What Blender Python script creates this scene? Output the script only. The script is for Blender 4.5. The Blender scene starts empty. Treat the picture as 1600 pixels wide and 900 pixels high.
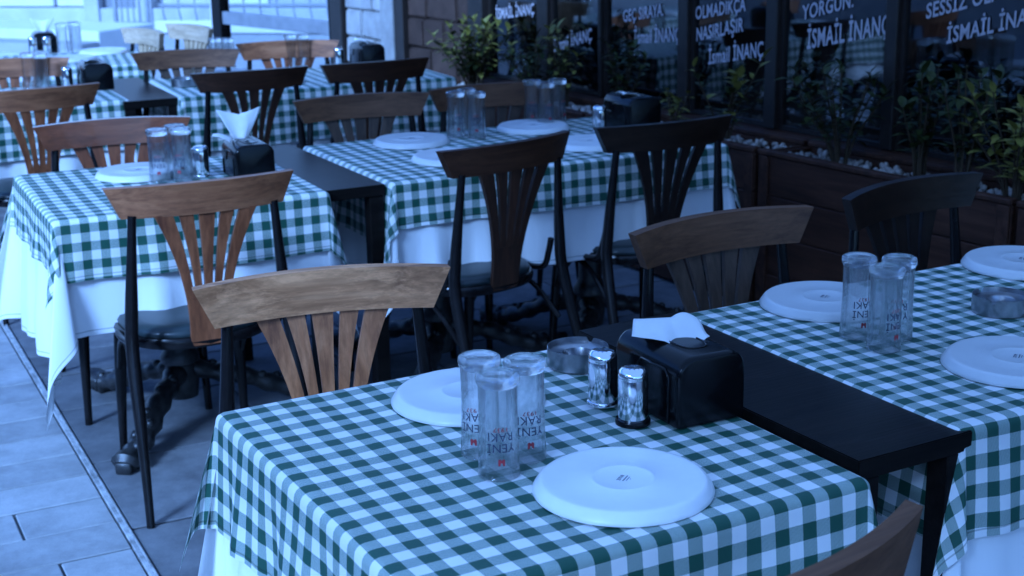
import bpy, bmesh, math, random
from mathutils import Vector, Matrix, Euler
from mathutils import noise as mnoise
random.seed(7)
PI = math.pi
R = math.radians
S = bpy.context.scene
COL = S.collection

# ------------------------------------------------------------------ camera
cam_d = bpy.data.cameras.new('camera')
cam = bpy.data.objects.new('camera', cam_d)
COL.objects.link(cam)
cam_d.sensor_width = 36.0
cam_d.lens = 50.88
cam_d.clip_start = 0.05
cam_d.clip_end = 300
p_, r_ = R(15.615), R(1.016)
fw = Vector((0, math.cos(p_), -math.sin(p_)))
x0 = Vector((1, 0, 0)); d0 = fw.cross(x0)
rx = math.cos(r_) * x0 + math.sin(r_) * d0
dn = -math.sin(r_) * x0 + math.cos(r_) * d0
cam.matrix_world = Matrix(((rx.x, -dn.x, -fw.x, 0), (rx.y, -dn.y, -fw.y, 0),
                           (rx.z, -dn.z, -fw.z, 1.601), (0, 0, 0, 1)))
cam_d.dof.use_dof = True
cam_d.dof.focus_distance = 2.45
cam_d.dof.aperture_fstop = 7.5
S.camera = cam

# ------------------------------------------------------------------ light
SUN_EL, SUN_AZ = 30.0, -148.0          # azimuth measured from +Y (away from camera), negative = left
w = bpy.data.worlds.new('World'); S.world = w; w.use_nodes = True
nt = w.node_tree; nt.nodes.clear()
wo = nt.nodes.new('ShaderNodeOutputWorld'); bg = nt.nodes.new('ShaderNodeBackground')
sky = nt.nodes.new('ShaderNodeTexSky'); sky.sky_type = 'NISHITA'; sky.sun_disc = False
sky.sun_elevation = R(SUN_EL); sky.sun_rotation = R(SUN_AZ)
mx = nt.nodes.new('ShaderNodeMix'); mx.data_type = 'RGBA'; mx.blend_type = 'MULTIPLY'
mx.inputs['Factor'].default_value = 1
mx.inputs['B'].default_value = (0.22, 0.465, 1.0, 1)
nt.links.new(sky.outputs[0], mx.inputs['A']); nt.links.new(mx.outputs['Result'], bg.inputs[0])
bg.inputs[1].default_value = 0.15
nt.links.new(bg.outputs[0], wo.inputs[0])
sd = bpy.data.lights.new('sun', 'SUN'); sun = bpy.data.objects.new('sun', sd); COL.objects.link(sun)
sd.energy = 2.7; sd.angle = R(14); sd.color = (0.222, 0.462, 1.0)
sv = Vector((math.sin(R(SUN_AZ)) * math.cos(R(SUN_EL)), math.cos(R(SUN_AZ)) * math.cos(R(SUN_EL)), math.sin(R(SUN_EL))))
sun.rotation_euler = sv.to_track_quat('Z', 'Y').to_euler()
S.view_settings.view_transform = 'Standard'; S.view_settings.look = 'None'
S.view_settings.exposure = 1.58; S.view_settings.gamma = 1
S.render.engine = 'CYCLES'
S.cycles.max_bounces = 8; S.cycles.transparent_max_bounces = 24; S.cycles.transmission_bounces = 12
S.cycles.caustics_reflective = False; S.cycles.caustics_refractive = False

# ------------------------------------------------------------------ helpers
def tag(o, label=None, cat=None, group=None, kind=None):
    if label: o['label'] = label
    if cat: o['category'] = cat
    if group: o['group'] = group
    if kind: o['kind'] = kind
    return o

def link(name, me, parent=None, mat=None, loc=None, rotz=None):
    o = bpy.data.objects.new(name, me); COL.objects.link(o)
    if parent: o.parent = parent
    if mat and not me.materials: me.materials.append(mat)
    if loc: o.location = loc
    if rotz is not None: o.rotation_euler = (0, 0, rotz)
    return o

def empty(name, loc=(0, 0, 0), rotz=0, **k):
    o = bpy.data.objects.new(name, None); COL.objects.link(o)
    o.empty_display_size = 0.05
    o.location = loc; o.rotation_euler = (0, 0, rotz)
    return tag(o, **k)

def to_mesh(bm, name, smooth=False, mat=None):
    bmesh.ops.recalc_face_normals(bm, faces=bm.faces)
    me = bpy.data.meshes.new(name); bm.to_mesh(me); bm.free()
    if smooth:
        me.polygons.foreach_set('use_smooth', [True] * len(me.polygons))
        if smooth is not True: me.set_sharp_from_angle(angle=R(smooth))
    if mat: me.materials.append(mat)
    return me

def box_bm(x0, x1, y0, y1, z0, z1, bev=0.0, bm=None, seg=1, jit=0.0):
    own = bmesh.new()
    vs = [own.verts.new((x, y, z)) for z in (z0, z1) for (x, y) in ((x0, y0), (x1, y0), (x1, y1), (x0, y1))]
    for f in ((3, 2, 1, 0), (4, 5, 6, 7), (0, 1, 5, 4), (1, 2, 6, 5), (2, 3, 7, 6), (3, 0, 4, 7)):
        own.faces.new([vs[i] for i in f])
    if jit:
        for v in own.verts: v.co += Vector((random.uniform(-jit, jit), random.uniform(-jit, jit), random.uniform(-jit, jit)))
    if bev: bmesh.ops.bevel(own, geom=list(own.edges), offset=bev, segments=seg, affect='EDGES')
    if bm is None: return own
    me = bpy.data.meshes.new('tmp'); own.to_mesh(me); own.free(); bm.from_mesh(me); bpy.data.meshes.remove(me)
    return bm

def tube(bm, pts, rad, n=10, cap=True, flat=1.0):
    pts = [Vector(p) for p in pts]
    if not isinstance(rad, (list, tuple)): rad = [rad] * len(pts)
    rings = []; up = None
    for i, p in enumerate(pts):
        t = (pts[min(i + 1, len(pts) - 1)] - pts[max(i - 1, 0)]).normalized()
        if up is None:
            up = Vector((0, 0, 1)) if abs(t.z) < 0.9 else Vector((1, 0, 0))
        a = t.cross(up).normalized(); b = t.cross(a).normalized(); up = -b if False else up
        rings.append([bm.verts.new(p + rad[i] * (math.cos(2 * PI * k / n) * a + flat * math.sin(2 * PI * k / n) * b)) for k in range(n)])
    for i in range(len(rings) - 1):
        for k in range(n):
            bm.faces.new((rings[i][k], rings[i][(k + 1) % n], rings[i + 1][(k + 1) % n], rings[i + 1][k]))
    if cap:
        bm.faces.new(rings[0][::-1]); bm.faces.new(rings[-1])
    return bm

def spline(P, n=8):
    P = [Vector(p) for p in P]; out = []
    for i in range(len(P) - 1):
        a, b, c, d = P[max(i - 1, 0)], P[i], P[i + 1], P[min(i + 2, len(P) - 1)]
        for k in range(n):
            t = k / n
            out.append(0.5 * ((2 * b) + (-a + c) * t + (2 * a - 5 * b + 4 * c - d) * t * t + (-a + 3 * b - 3 * c + d) * t ** 3))
    out.append(P[-1]); return out

def lathe(prof, n=48, closed=False):
    bm = bmesh.new(); rings = []
    for (r, z) in prof:
        if r < 1e-6: rings.append([bm.verts.new((0, 0, z))])
        else: rings.append([bm.verts.new((r * math.cos(2 * PI * k / n), r * math.sin(2 * PI * k / n), z)) for k in range(n)])
    L = list(zip(rings, rings[1:])) + ([(rings[-1], rings[0])] if closed else [])
    for a, b in L:
        if len(a) == 1 and len(b) == 1: continue
        for k in range(n):
            k2 = (k + 1) % n
            if len(a) == 1: bm.faces.new((a[0], b[k], b[k2]))
            elif len(b) == 1: bm.faces.new((a[k], b[0], a[k2]))
            else: bm.faces.new((a[k], b[k], b[k2], a[k2]))
    return bm

def smoothstep(a, b, x):
    t = max(0, min(1, (x - a) / (b - a))); return t * t * (3 - 2 * t)

# ------------------------------------------------------------------ materials
def mat(name, col=(0.5, 0.5, 0.5), rough=0.5, metal=0.0, spec=0.5, coat=0.0):
    m = bpy.data.materials.new(name); m.use_nodes = True
    b = m.node_tree.nodes['Principled BSDF']
    b.inputs['Base Color'].default_value = (*col, 1); b.inputs['Roughness'].default_value = rough
    b.inputs['Metallic'].default_value = metal; b.inputs['Specular IOR Level'].default_value = spec
    b.inputs['Coat Weight'].default_value = coat
    return m, m.node_tree, b

def N(nt, typ, **kw):
    n = nt.nodes.new(typ)
    for k, v in kw.items():
        if k in ('operation', 'blend_type', 'data_type', 'noise_dimensions', 'feature', 'distance', 'attribute_name', 'wave_type', 'bands_direction', 'rings_direction'): setattr(n, k, v)
        else: n.inputs[k.replace('_', ' ')].default_value = v
    return n

def ramp(nt, fac, stops):
    r = nt.nodes.new('ShaderNodeValToRGB'); e = r.color_ramp.elements
    while len(e) < len(stops): e.new(0.5)
    for k, (p, c) in enumerate(stops):
        e[k].position = p; e[k].color = (*c, 1) if len(c) == 3 else c
    nt.links.new(fac, r.inputs[0]); return r

def bump(nt, b, h, strength=0.3, dist=0.01):
    n = nt.nodes.new('ShaderNodeBump'); n.inputs['Strength'].default_value = strength; n.inputs['Distance'].default_value = dist
    nt.links.new(h, n.inputs['Height']); nt.links.new(n.outputs[0], b.inputs['Normal'])

def coords(nt, scale=(1, 1, 1), rot=(0, 0, 0), rand=True):
    tc = nt.nodes.new('ShaderNodeTexCoord'); mp = nt.nodes.new('ShaderNodeMapping')
    mp.inputs['Scale'].default_value = scale; mp.inputs['Rotation'].default_value = rot
    nt.links.new(tc.outputs['Object'], mp.inputs[0])
    if rand:
        oi = nt.nodes.new('ShaderNodeObjectInfo'); ml = N(nt, 'ShaderNodeMath', operation='MULTIPLY'); ml.inputs[1].default_value = 37.0
        nt.links.new(oi.outputs['Random'], ml.inputs[0]); cx = nt.nodes.new('ShaderNodeCombineXYZ')
        for i in range(3): nt.links.new(ml.outputs[0], cx.inputs[i])
        nt.links.new(cx.outputs[0], mp.inputs['Location'])
    return mp.outputs[0]

def wood(name, dark, mid, light, axis=0, rough=0.5, spec=0.4, worn=0.0, scale=1.0, coat=0.0):
    m, nt, b = mat(name, mid, rough, 0, spec, coat)
    sc = [26 * scale] * 3; sc[axis] = 2.2 * scale
    v = coords(nt, sc)
    n1 = N(nt, 'ShaderNodeTexNoise', Scale=1.0, Detail=6.0, Roughness=0.65, Distortion=0.6); nt.links.new(v, n1.inputs['Vector'])
    sc2 = [120 * scale] * 3; sc2[axis] = 5 * scale
    v2 = coords(nt, sc2)
    n2 = N(nt, 'ShaderNodeTexNoise', Scale=1.0, Detail=3.0, Roughness=0.6); nt.links.new(v2, n2.inputs['Vector'])
    r = ramp(nt, n1.outputs[0], [(0.30, dark), (0.5, mid), (0.70, light)])
    r2 = ramp(nt, n2.outputs[0], [(0.3, (0.55, 0.55, 0.55)), (0.6, (1, 1, 1))])
    mm = N(nt, 'ShaderNodeMix', data_type='RGBA', blend_type='MULTIPLY'); mm.inputs['Factor'].default_value = 0.6
    nt.links.new(r.outputs[0], mm.inputs['A']); nt.links.new(r2.outputs[0], mm.inputs['B'])
    out = mm.outputs['Result']
    if worn:
        s3 = [34.0] * 3; s3[axis] = 9.0; v3 = coords(nt, s3)
        n3 = N(nt, 'ShaderNodeTexNoise', Scale=1.0, Detail=5.0, Roughness=0.7); nt.links.new(v3, n3.inputs['Vector'])
        r3 = ramp(nt, n3.outputs[0], [(0.50, (0, 0, 0)), (0.66, (1, 1, 1))])
        m3 = N(nt, 'ShaderNodeMix', data_type='RGBA', blend_type='MIX')
        ml = N(nt, 'ShaderNodeMath', operation='MULTIPLY'); ml.inputs[1].default_value = worn
        nt.links.new(r3.outputs[0], ml.inputs[0]); nt.links.new(ml.outputs[0], m3.inputs['Factor'])
        nt.links.new(out, m3.inputs['A']); m3.inputs['B'].default_value = (light[0] * 1.5, light[1] * 1.5, light[2] * 1.5, 1)
        out = m3.outputs['Result']
    nt.links.new(out, b.inputs['Base Color'])
    bump(nt, b, n2.outputs[0], 0.25, 0.002)
    return m

def mottled(name, c1, c2, scale=8, rough=0.7, spec=0.3, bstr=0.25, bdist=0.004, detail=8, c3=None):
    m, nt, b = mat(name, c1, rough, 0, spec)
    v = coords(nt)
    n = N(nt, 'ShaderNodeTexNoise', Scale=float(scale), Detail=float(detail), Roughness=0.65); nt.links.new(v, n.inputs['Vector'])
    r = ramp(nt, n.outputs[0], [(0.3, c1), (0.7, c2)])
    out = r.outputs[0]
    oi = nt.nodes.new('ShaderNodeObjectInfo')
    mr = N(nt, 'ShaderNodeMapRange'); mr.inputs['To Min'].default_value = 0.8; mr.inputs['To Max'].default_value = 1.12
    nt.links.new(oi.outputs['Random'], mr.inputs[0])
    hm = N(nt, 'ShaderNodeMix', data_type='RGBA', blend_type='MULTIPLY'); hm.inputs['Factor'].default_value = 1
    nt.links.new(out, hm.inputs['A']); nt.links.new(mr.outputs[0], hm.inputs['B'])
    nt.links.new(hm.outputs['Result'], b.inputs['Base Color'])
    n2 = N(nt, 'ShaderNodeTexNoise', Scale=float(scale) * 6, Detail=6.0, Roughness=0.7); nt.links.new(v, n2.inputs['Vector'])
    bump(nt, b, n2.outputs[0], bstr, bdist)
    return m

def schlick(nt, f0):
    lw = nt.nodes.new('ShaderNodeLayerWeight'); lw.inputs[0].default_value = 0.5
    pw = N(nt, 'ShaderNodeMath', operation='POWER'); nt.links.new(lw.outputs['Facing'], pw.inputs[0]); pw.inputs[1].default_value = 5.0
    if f0 == 0.036: pw.inputs[1].default_value = 3.2
    ma = N(nt, 'ShaderNodeMath', operation='MULTIPLY_ADD'); nt.links.new(pw.outputs[0], ma.inputs[0]); ma.inputs[1].default_value = 1 - f0; ma.inputs[2].default_value = f0
    return ma
M = {}
M['wood_weathered'] = wood('wood_weathered', (0.211, 0.076, 0.029), (0.506, 0.205, 0.085), (0.718, 0.321, 0.148), 0, 0.55, 0.35, worn=0.5)
M['wood_brown'] = wood('wood_brown', (0.149, 0.048, 0.020), (0.320, 0.110, 0.046), (0.447, 0.172, 0.076), 0, 0.45, 0.4, worn=0.2)
M['wood_red'] = wood('wood_red', (0.128, 0.031, 0.011), (0.240, 0.060, 0.022), (0.301, 0.086, 0.034), 0, 0.28, 0.5, coat=0.35)
M['wood_dark'] = wood('wood_dark', (0.029, 0.011, 0.006), (0.055, 0.021, 0.011), (0.086, 0.034, 0.017), 0, 0.35, 0.35)
M['wood_black'] = wood('wood_black', (0.012, 0.006, 0.004), (0.022, 0.011, 0.007), (0.035, 0.018, 0.012), 0, 0.32, 0.35)
M['wood_walnut'] = wood('wood_walnut', (0.063, 0.025, 0.013), (0.133, 0.054, 0.025), (0.188, 0.081, 0.041), 0, 0.55, 0.3, worn=0.15)
M['wood_tan'] = wood('wood_tan', (0.35, 0.24, 0.15), (0.5, 0.36, 0.24), (0.6, 0.45, 0.32), 0, 0.5, 0.3)
WZ = {'wood_black': wood('wood_black_upright', (0.010, 0.005, 0.004), (0.018, 0.009, 0.006), (0.028, 0.015, 0.010), 2, 0.4, 0.3)}
for k, a in (('wood_weathered', ((0.203, 0.067, 0.028), (0.407, 0.144, 0.057), (0.569, 0.232, 0.105), 0.25)), ('wood_brown', ((0.122, 0.033, 0.014), (0.254, 0.075, 0.028), (0.367, 0.116, 0.048), 0.15)),
             ('wood_red', ((0.109, 0.028, 0.010), (0.203, 0.054, 0.020), (0.266, 0.078, 0.030), 0)), ('wood_dark', ((0.025, 0.010, 0.006), (0.047, 0.018, 0.009), (0.078, 0.029, 0.015), 0)),
             ('wood_walnut', ((0.035, 0.02, 0.013), (0.075, 0.043, 0.028), (0.11, 0.066, 0.045), 0.1)), ('wood_tan', ((0.3, 0.2, 0.12), (0.45, 0.32, 0.2), (0.55, 0.4, 0.28), 0))):
    WZ[k] = wood(k + '_upright', a[0], a[1], a[2], 2, 0.5, 0.35, worn=a[3])
M['black_wood'] = wood('black_wood', (0.005, 0.004, 0.004), (0.009, 0.007, 0.006), (0.016, 0.011, 0.010), 0, 0.36, 0.12)
M['plank'] = wood('plank', (0.030, 0.011, 0.006), (0.060, 0.022, 0.012), (0.095, 0.038, 0.022), 0, 0.6, 0.25, worn=0.1, scale=0.8)
M['black_paint'] = mottled('black_paint', (0.005, 0.004, 0.004), (0.010, 0.008, 0.008), 30, 0.24, 0.32, 0.08, 0.001)
M['iron'] = mottled('iron', (0.008, 0.008, 0.008), (0.05, 0.048, 0.048), 60, 0.30, 0.6, 0.3, 0.003)
M['vinyl'] = mottled('vinyl', (0.012, 0.020, 0.022), (0.018, 0.03, 0.032), 20, 0.33, 0.5, 0.15, 0.001)

def hem_nodes(nt, colour_out):
    """narrow sewn hem: a darker stitched line 13 mm in from the edge of the cloth"""
    uv = nt.nodes.new('ShaderNodeUVMap'); uv.uv_map = 'HemUV'; sp = nt.nodes.new('ShaderNodeSeparateXYZ'); nt.links.new(uv.outputs[0], sp.inputs[0])
    cmp_ = N(nt, 'ShaderNodeMath', operation='COMPARE'); nt.links.new(sp.outputs[0], cmp_.inputs[0]); cmp_.inputs[1].default_value = 0.0135; cmp_.inputs[2].default_value = 0.0016
    mm = N(nt, 'ShaderNodeMix', data_type='RGBA', blend_type='MULTIPLY'); nt.links.new(cmp_.outputs[0], mm.inputs['Factor'])
    if isinstance(colour_out, tuple): mm.inputs['A'].default_value = (*colour_out, 1)
    else: nt.links.new(colour_out, mm.inputs['A'])
    mm.inputs['B'].default_value = (0.55, 0.58, 0.58, 1)
    return mm.outputs['Result']
M['white_cloth'] = None
m, nt, b = mat('white_cloth', (0.80, 0.80, 0.80), 0.9, 0, 0.15)
v = coords(nt); n = N(nt, 'ShaderNodeTexNoise', Scale=900.0, Detail=2.0); nt.links.new(v, n.inputs['Vector'])
n9 = N(nt, 'ShaderNodeTexNoise', Scale=9.0, Detail=4.0); nt.links.new(v, n9.inputs['Vector'])
ad = N(nt, 'ShaderNodeMath', operation='MULTIPLY_ADD'); nt.links.new(n9.outputs[0], ad.inputs[0]); ad.inputs[1].default_value = 6.0; nt.links.new(n.outputs[0], ad.inputs[2])
bump(nt, b, ad.outputs[0], 0.25, 0.0012); nt.links.new(hem_nodes(nt, (0.80, 0.80, 0.80)), b.inputs['Base Color'])
M['white_cloth'] = m

def gingham():
    m, nt, b = mat('gingham', (0.8, 0.8, 0.8), 0.55, 0, 0.5)
    uv = nt.nodes.new('ShaderNodeUVMap'); uv.uv_map = 'UVMap'
    sep = nt.nodes.new('ShaderNodeSeparateXYZ'); nt.links.new(uv.outputs[0], sep.inputs[0])
    def mth(op, a, bb=None):
        n = N(nt, 'ShaderNodeMath', operation=op)
        for i, q in enumerate((a, bb)):
            if q is None: continue
            if isinstance(q, (int, float)): n.inputs[i].default_value = q
            else: nt.links.new(q, n.inputs[i])
        return n.outputs[0]
    st = []
    nz = N(nt, 'ShaderNodeTexNoise', Scale=260.0, Detail=2.0); nt.links.new(uv.outputs[0], nz.inputs['Vector'])
    jit = mth('MULTIPLY', mth('SUBTRACT', nz.outputs[0], 0.5), 0.0016)
    for ax in (0, 1):
        f = mth('FRACT', mth('DIVIDE', mth('ADD', sep.outputs[ax], jit), 0.05))
        st.append(mth('LESS_THAN', f, 0.5))
    both = mth('MULTIPLY', st[0], st[1]); anyv = mth('MAXIMUM', st[0], st[1])
    # twill of the half-tone cells: fine diagonal ribs of green thread over white
    d = mth('FRACT', mth('DIVIDE', mth('ADD', mth('MULTIPLY', sep.outputs[0], 1.0), mth('MULTIPLY', sep.outputs[1], 2.2)), 0.0042))
    rib = mth('LESS_THAN', d, 0.52)
    halfc = N(nt, 'ShaderNodeMix', data_type='RGBA'); nt.links.new(rib, halfc.inputs['Factor'])
    halfc.inputs['A'].default_value = (0.46, 0.52, 0.49, 1); halfc.inputs['B'].default_value = (0.11, 0.21, 0.175, 1)
    m1 = N(nt, 'ShaderNodeMix', data_type='RGBA'); nt.links.new(anyv, m1.inputs['Factor'])
    m1.inputs['A'].default_value = (0.80, 0.80, 0.79, 1); nt.links.new(halfc.outputs['Result'], m1.inputs['B'])
    m2 = N(nt, 'ShaderNodeMix', data_type='RGBA'); nt.links.new(both, m2.inputs['Factor'])
    nt.links.new(m1.outputs['Result'], m2.inputs['A']); m2.inputs['B'].default_value = (0.004, 0.072, 0.046, 1)
    # soft wear mottling
    n3 = N(nt, 'ShaderNodeTexNoise', Scale=14.0, Detail=6.0); nt.links.new(uv.outputs[0], n3.inputs['Vector'])
    r3 = ramp(nt, n3.outputs[0], [(0.3, (0.9, 0.9, 0.9)), (0.7, (1, 1, 1))])
    m3 = N(nt, 'ShaderNodeMix', data_type='RGBA', blend_type='MULTIPLY'); m3.inputs['Factor'].default_value = 1
    nt.links.new(m2.outputs['Result'], m3.inputs['A']); nt.links.new(r3.outputs[0], m3.inputs['B'])
    nt.links.new(hem_nodes(nt, m3.outputs['Result']), b.inputs['Base Color'])
    b.inputs['Sheen Weight'].default_value = 0.03; b.inputs['Sheen Roughness'].default_value = 0.4
    h = mth('ADD', mth('MULTIPLY', d, 0.35), mth('MULTIPLY', n3.outputs[0], 5.0))
    bump(nt, b, h, 0.3, 0.0012)
    return m
M['gingham'] = gingham()
M['porcelain'] = mottled('porcelain', (0.74, 0.74, 0.73), (0.80, 0.80, 0.79), 14, 0.33, 0.5, 0.03, 0.001)
M['chrome'] = mat('chrome', (0.82, 0.82, 0.83), 0.10, 1.0)[0]
M['steel'] = mottled('steel', (0.30, 0.30, 0.31), (0.42, 0.42, 0.43), 60, 0.30, 0.5, 0.05, 0.001); M['steel'].node_tree.nodes['Principled BSDF'].inputs['Metallic'].default_value = 1
M['black_plastic'] = mat('black_plastic', (0.003, 0.003, 0.0035), 0.20, 0, 0.22)[0]
M['ink'] = mat('ink', (0.03, 0.04, 0.08), 0.6)[0]
M['red_ink'] = mat('red_ink', (0.38, 0.03, 0.04), 0.6)[0]
M['paper'] = mottled('paper', (0.78, 0.78, 0.78), (0.82, 0.82, 0.82), 40, 0.9, 0.2, 0.15, 0.001)
M['lettering'] = mat('lettering', (0.50, 0.43, 0.44), 0.7)[0]
m = bpy.data.materials.new('glassware'); m.use_nodes = True; nt = m.node_tree; nt.nodes.clear()
o_ = nt.nodes.new('ShaderNodeOutputMaterial'); fr = schlick(nt, 0.036)
tr = nt.nodes.new('ShaderNodeBsdfTransparent'); tr.inputs[0].default_value = (0.97, 0.98, 0.98, 1)
gl = nt.nodes.new('ShaderNodeBsdfGlossy'); gl.inputs['Roughness'].default_value = 0.03
rf = nt.nodes.new('ShaderNodeBsdfGlass'); rf.inputs['IOR'].default_value = 1.45; rf.inputs["Roughness"].default_value = 0.0
m1 = nt.nodes.new('ShaderNodeMixShader'); m2 = nt.nodes.new('ShaderNodeMixShader'); m2.inputs[0].default_value = 0.30
nt.links.new(fr.outputs[0], m1.inputs[0]); nt.links.new(tr.outputs[0], m1.inputs[1]); nt.links.new(gl.outputs[0], m1.inputs[2])
nt.links.new(m1.outputs[0], m2.inputs[1]); nt.links.new(rf.outputs[0], m2.inputs[2]); nt.links.new(m2.outputs[0], o_.inputs[0])
M['glass'] = m
m, nt, b = mat('solid_glass', (1, 1, 1), 0.03); b.inputs['Transmission Weight'].default_value = 1; b.inputs['IOR'].default_value = 1.45
oo = [n for n in nt.nodes if n.type == 'OUTPUT_MATERIAL'][0]; ms = nt.nodes.new('ShaderNodeMixShader'); ms.inputs[0].default_value = 0.60
tb = nt.nodes.new('ShaderNodeBsdfTransparent'); tb.inputs[0].default_value = (0.95, 0.96, 0.96, 1)
nt.links.new(tb.outputs[0], ms.inputs[1]); nt.links.new(b.outputs[0], ms.inputs[2]); nt.links.new(ms.outputs[0], oo.inputs[0])
M['solid_glass'] = m
m = bpy.data.materials.new('window_glass'); m.use_nodes = True; nt = m.node_tree; nt.nodes.clear()
o_ = nt.nodes.new('ShaderNodeOutputMaterial'); mixs = nt.nodes.new('ShaderNodeMixShader'); fr = schlick(nt, 0.17)
tr = nt.nodes.new('ShaderNodeBsdfTransparent'); tr.inputs[0].default_value = (0.62, 0.66, 0.68, 1); gl = nt.nodes.new('ShaderNodeBsdfGlossy'); gl.inputs['Roughness'].default_value = 0.03
nzw = N(nt, 'ShaderNodeTexNoise', Scale=2.2, Detail=1.0); vv = coords(nt, rand=False); nt.links.new(vv, nzw.inputs['Vector'])
bpw = nt.nodes.new('ShaderNodeBump'); bpw.inputs['Strength'].default_value = 0.12; bpw.inputs['Distance'].default_value = 0.02; nt.links.new(nzw.outputs[0], bpw.inputs['Height']); nt.links.new(bpw.outputs[0], gl.inputs['Normal'])
nt.links.new(fr.outputs[0], mixs.inputs[0]); nt.links.new(tr.outputs[0], mixs.inputs[1]); nt.links.new(gl.outputs[0], mixs.inputs[2]); nt.links.new(mixs.outputs[0], o_.inputs[0])
M['window_glass'] = m
m = bpy.data.materials.new('clear_pane'); m.use_nodes = True; nt = m.node_tree; nt.nodes.clear()
o_ = nt.nodes.new('ShaderNodeOutputMaterial'); mixs = nt.nodes.new('ShaderNodeMixShader'); fr = schlick(nt, 0.03)
tr = nt.nodes.new('ShaderNodeBsdfTransparent'); tr.inputs[0].default_value = (0.92, 0.94, 0.95, 1); gl = nt.nodes.new('ShaderNodeBsdfGlossy'); gl.inputs['Roughness'].default_value = 0.05
nt.links.new(fr.outputs[0], mixs.inputs[0]); nt.links.new(tr.outputs[0], mixs.inputs[1]); nt.links.new(gl.outputs[0], mixs.inputs[2]); nt.links.new(mixs.outputs[0], o_.inputs[0])
M['clear_pane'] = m
M['stone_shaded'] = mottled('stone_shaded', (0.055, 0.030, 0.022), (0.095, 0.052, 0.038), 9, 0.85, 0.2, 0.7, 0.012)  # wall stone where it lies in shade, the shade put into its colour
M['stone_pale_lit'] = mottled('stone_pale_lit', (0.30, 0.28, 0.27), (0.46, 0.44, 0.42), 9, 0.85, 0.2, 0.7, 0.012)  # same wall stone where lit, the light put into its colour; also the pillar
M['plaster_pale'] = mottled('plaster_pale', (0.66, 0.65, 0.64), (0.76, 0.75, 0.74), 3, 0.85, 0.2, 0.2, 0.006)
M['mortar'] = mottled('mortar', (0.09, 0.075, 0.07), (0.13, 0.11, 0.10), 12, 0.95, 0.1, 0.4, 0.006)
M['paver'] = mottled('paver', (0.29, 0.29, 0.29), (0.48, 0.48, 0.48), 9, 0.8, 0.25, 0.6, 0.004)
M['paver_joint'] = mottled('paver_joint', (0.10, 0.10, 0.10), (0.16, 0.16, 0.16), 20, 0.95, 0.1, 0.4, 0.004)
M['slab'] = mottled('slab', (0.11, 0.11, 0.115), (0.24, 0.24, 0.245), 7, 0.7, 0.3, 0.6, 0.004)
M['kerb_metal'] = mottled('kerb_metal', (0.14, 0.14, 0.14), (0.60, 0.60, 0.60), 22, 0.55, 0.4, 0.5, 0.004)
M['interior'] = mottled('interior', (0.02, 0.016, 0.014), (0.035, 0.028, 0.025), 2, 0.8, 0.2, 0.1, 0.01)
M['frame_brown'] = mottled('frame_brown', (0.016, 0.011, 0.009), (0.03, 0.02, 0.016), 18, 0.45, 0.4, 0.1, 0.002)
M['awning'] = mottled('awning', (0.50, 0.48, 0.45), (0.55, 0.53, 0.50), 3, 0.9, 0.1, 0.2, 0.01)
nt = M['awning'].node_tree; pb = nt.nodes['Principled BSDF']; oo = [n for n in nt.nodes if n.type == 'OUTPUT_MATERIAL'][0]
ms = nt.nodes.new('ShaderNodeMixShader'); ms.inputs[0].default_value = 0.72; tl = nt.nodes.new('ShaderNodeBsdfTranslucent'); tl.inputs[0].default_value = (0.68, 0.66, 0.63, 1)
nt.links.new(pb.outputs[0], ms.inputs[1]); nt.links.new(tl.outputs[0], ms.inputs[2]); nt.links.new(ms.outputs[0], oo.inputs[0])
M['pebble'] = mottled('pebble', (0.22, 0.18, 0.15), (0.60, 0.52, 0.46), 20, 0.7, 0.3, 0.2, 0.004)
M['soil'] = mottled('soil', (0.012, 0.009, 0.007), (0.03, 0.023, 0.018), 30, 0.95, 0.1, 0.8, 0.02)
def leafmat(name, a, bq):
    m, nt, b = mat(name, a, 0.38, 0, 0.3)
    v = coords(nt); n = N(nt, 'ShaderNodeTexNoise', Scale=16.0, Detail=4.0); nt.links.new(v, n.inputs['Vector'])
    g = nt.nodes.new('ShaderNodeNewGeometry')
    mr = N(nt, 'ShaderNodeMath', operation='ADD'); nt.links.new(n.outputs[0], mr.inputs[0]); nt.links.new(g.outputs['Random Per Island'], mr.inputs[1])
    r = ramp(nt, mr.outputs[0], [(0.5, a), (1.35, bq)]); nt.links.new(r.outputs[0], b.inputs['Base Color'])
    return m
M['leaf_dark'] = leafmat('leaf_dark', (0.012, 0.022, 0.005), (0.045, 0.055, 0.014))
M['leaf_light'] = leafmat('leaf_light', (0.07, 0.08, 0.015), (0.26, 0.22, 0.05))
M['bark'] = mottled('bark', (0.05, 0.035, 0.02), (0.09, 0.06, 0.04), 30, 0.9, 0.1, 0.4, 0.004)
M['grey_iron'] = mottled('grey_iron', (0.20, 0.21, 0.23), (0.28, 0.29, 0.31), 12, 0.6, 0.3, 0.2, 0.003)
M['grey_stone'] = mottled('grey_stone', (0.38, 0.38, 0.39), (0.50, 0.50, 0.51), 4, 0.85, 0.2, 0.5, 0.01)

# ------------------------------------------------------------------ axes of the place
TY = R(28.0)
def uv2w(org, a, bq, yaw=TY):
    c, s = math.cos(yaw), math.sin(yaw)
    return (org[0] + c * a - s * bq, org[1] + s * a + c * bq)
WY = R(32.84)                       # the restaurant wall runs along this direction
WNV = Vector((math.cos(WY), math.sin(WY), 0)); WTV = Vector((-math.sin(WY), math.cos(WY), 0))
def wall(t, off, z=0.0):            # t metres along the wall, off metres out from the camera side
    return WNV * off + WTV * t + Vector((0, 0, z))

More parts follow.
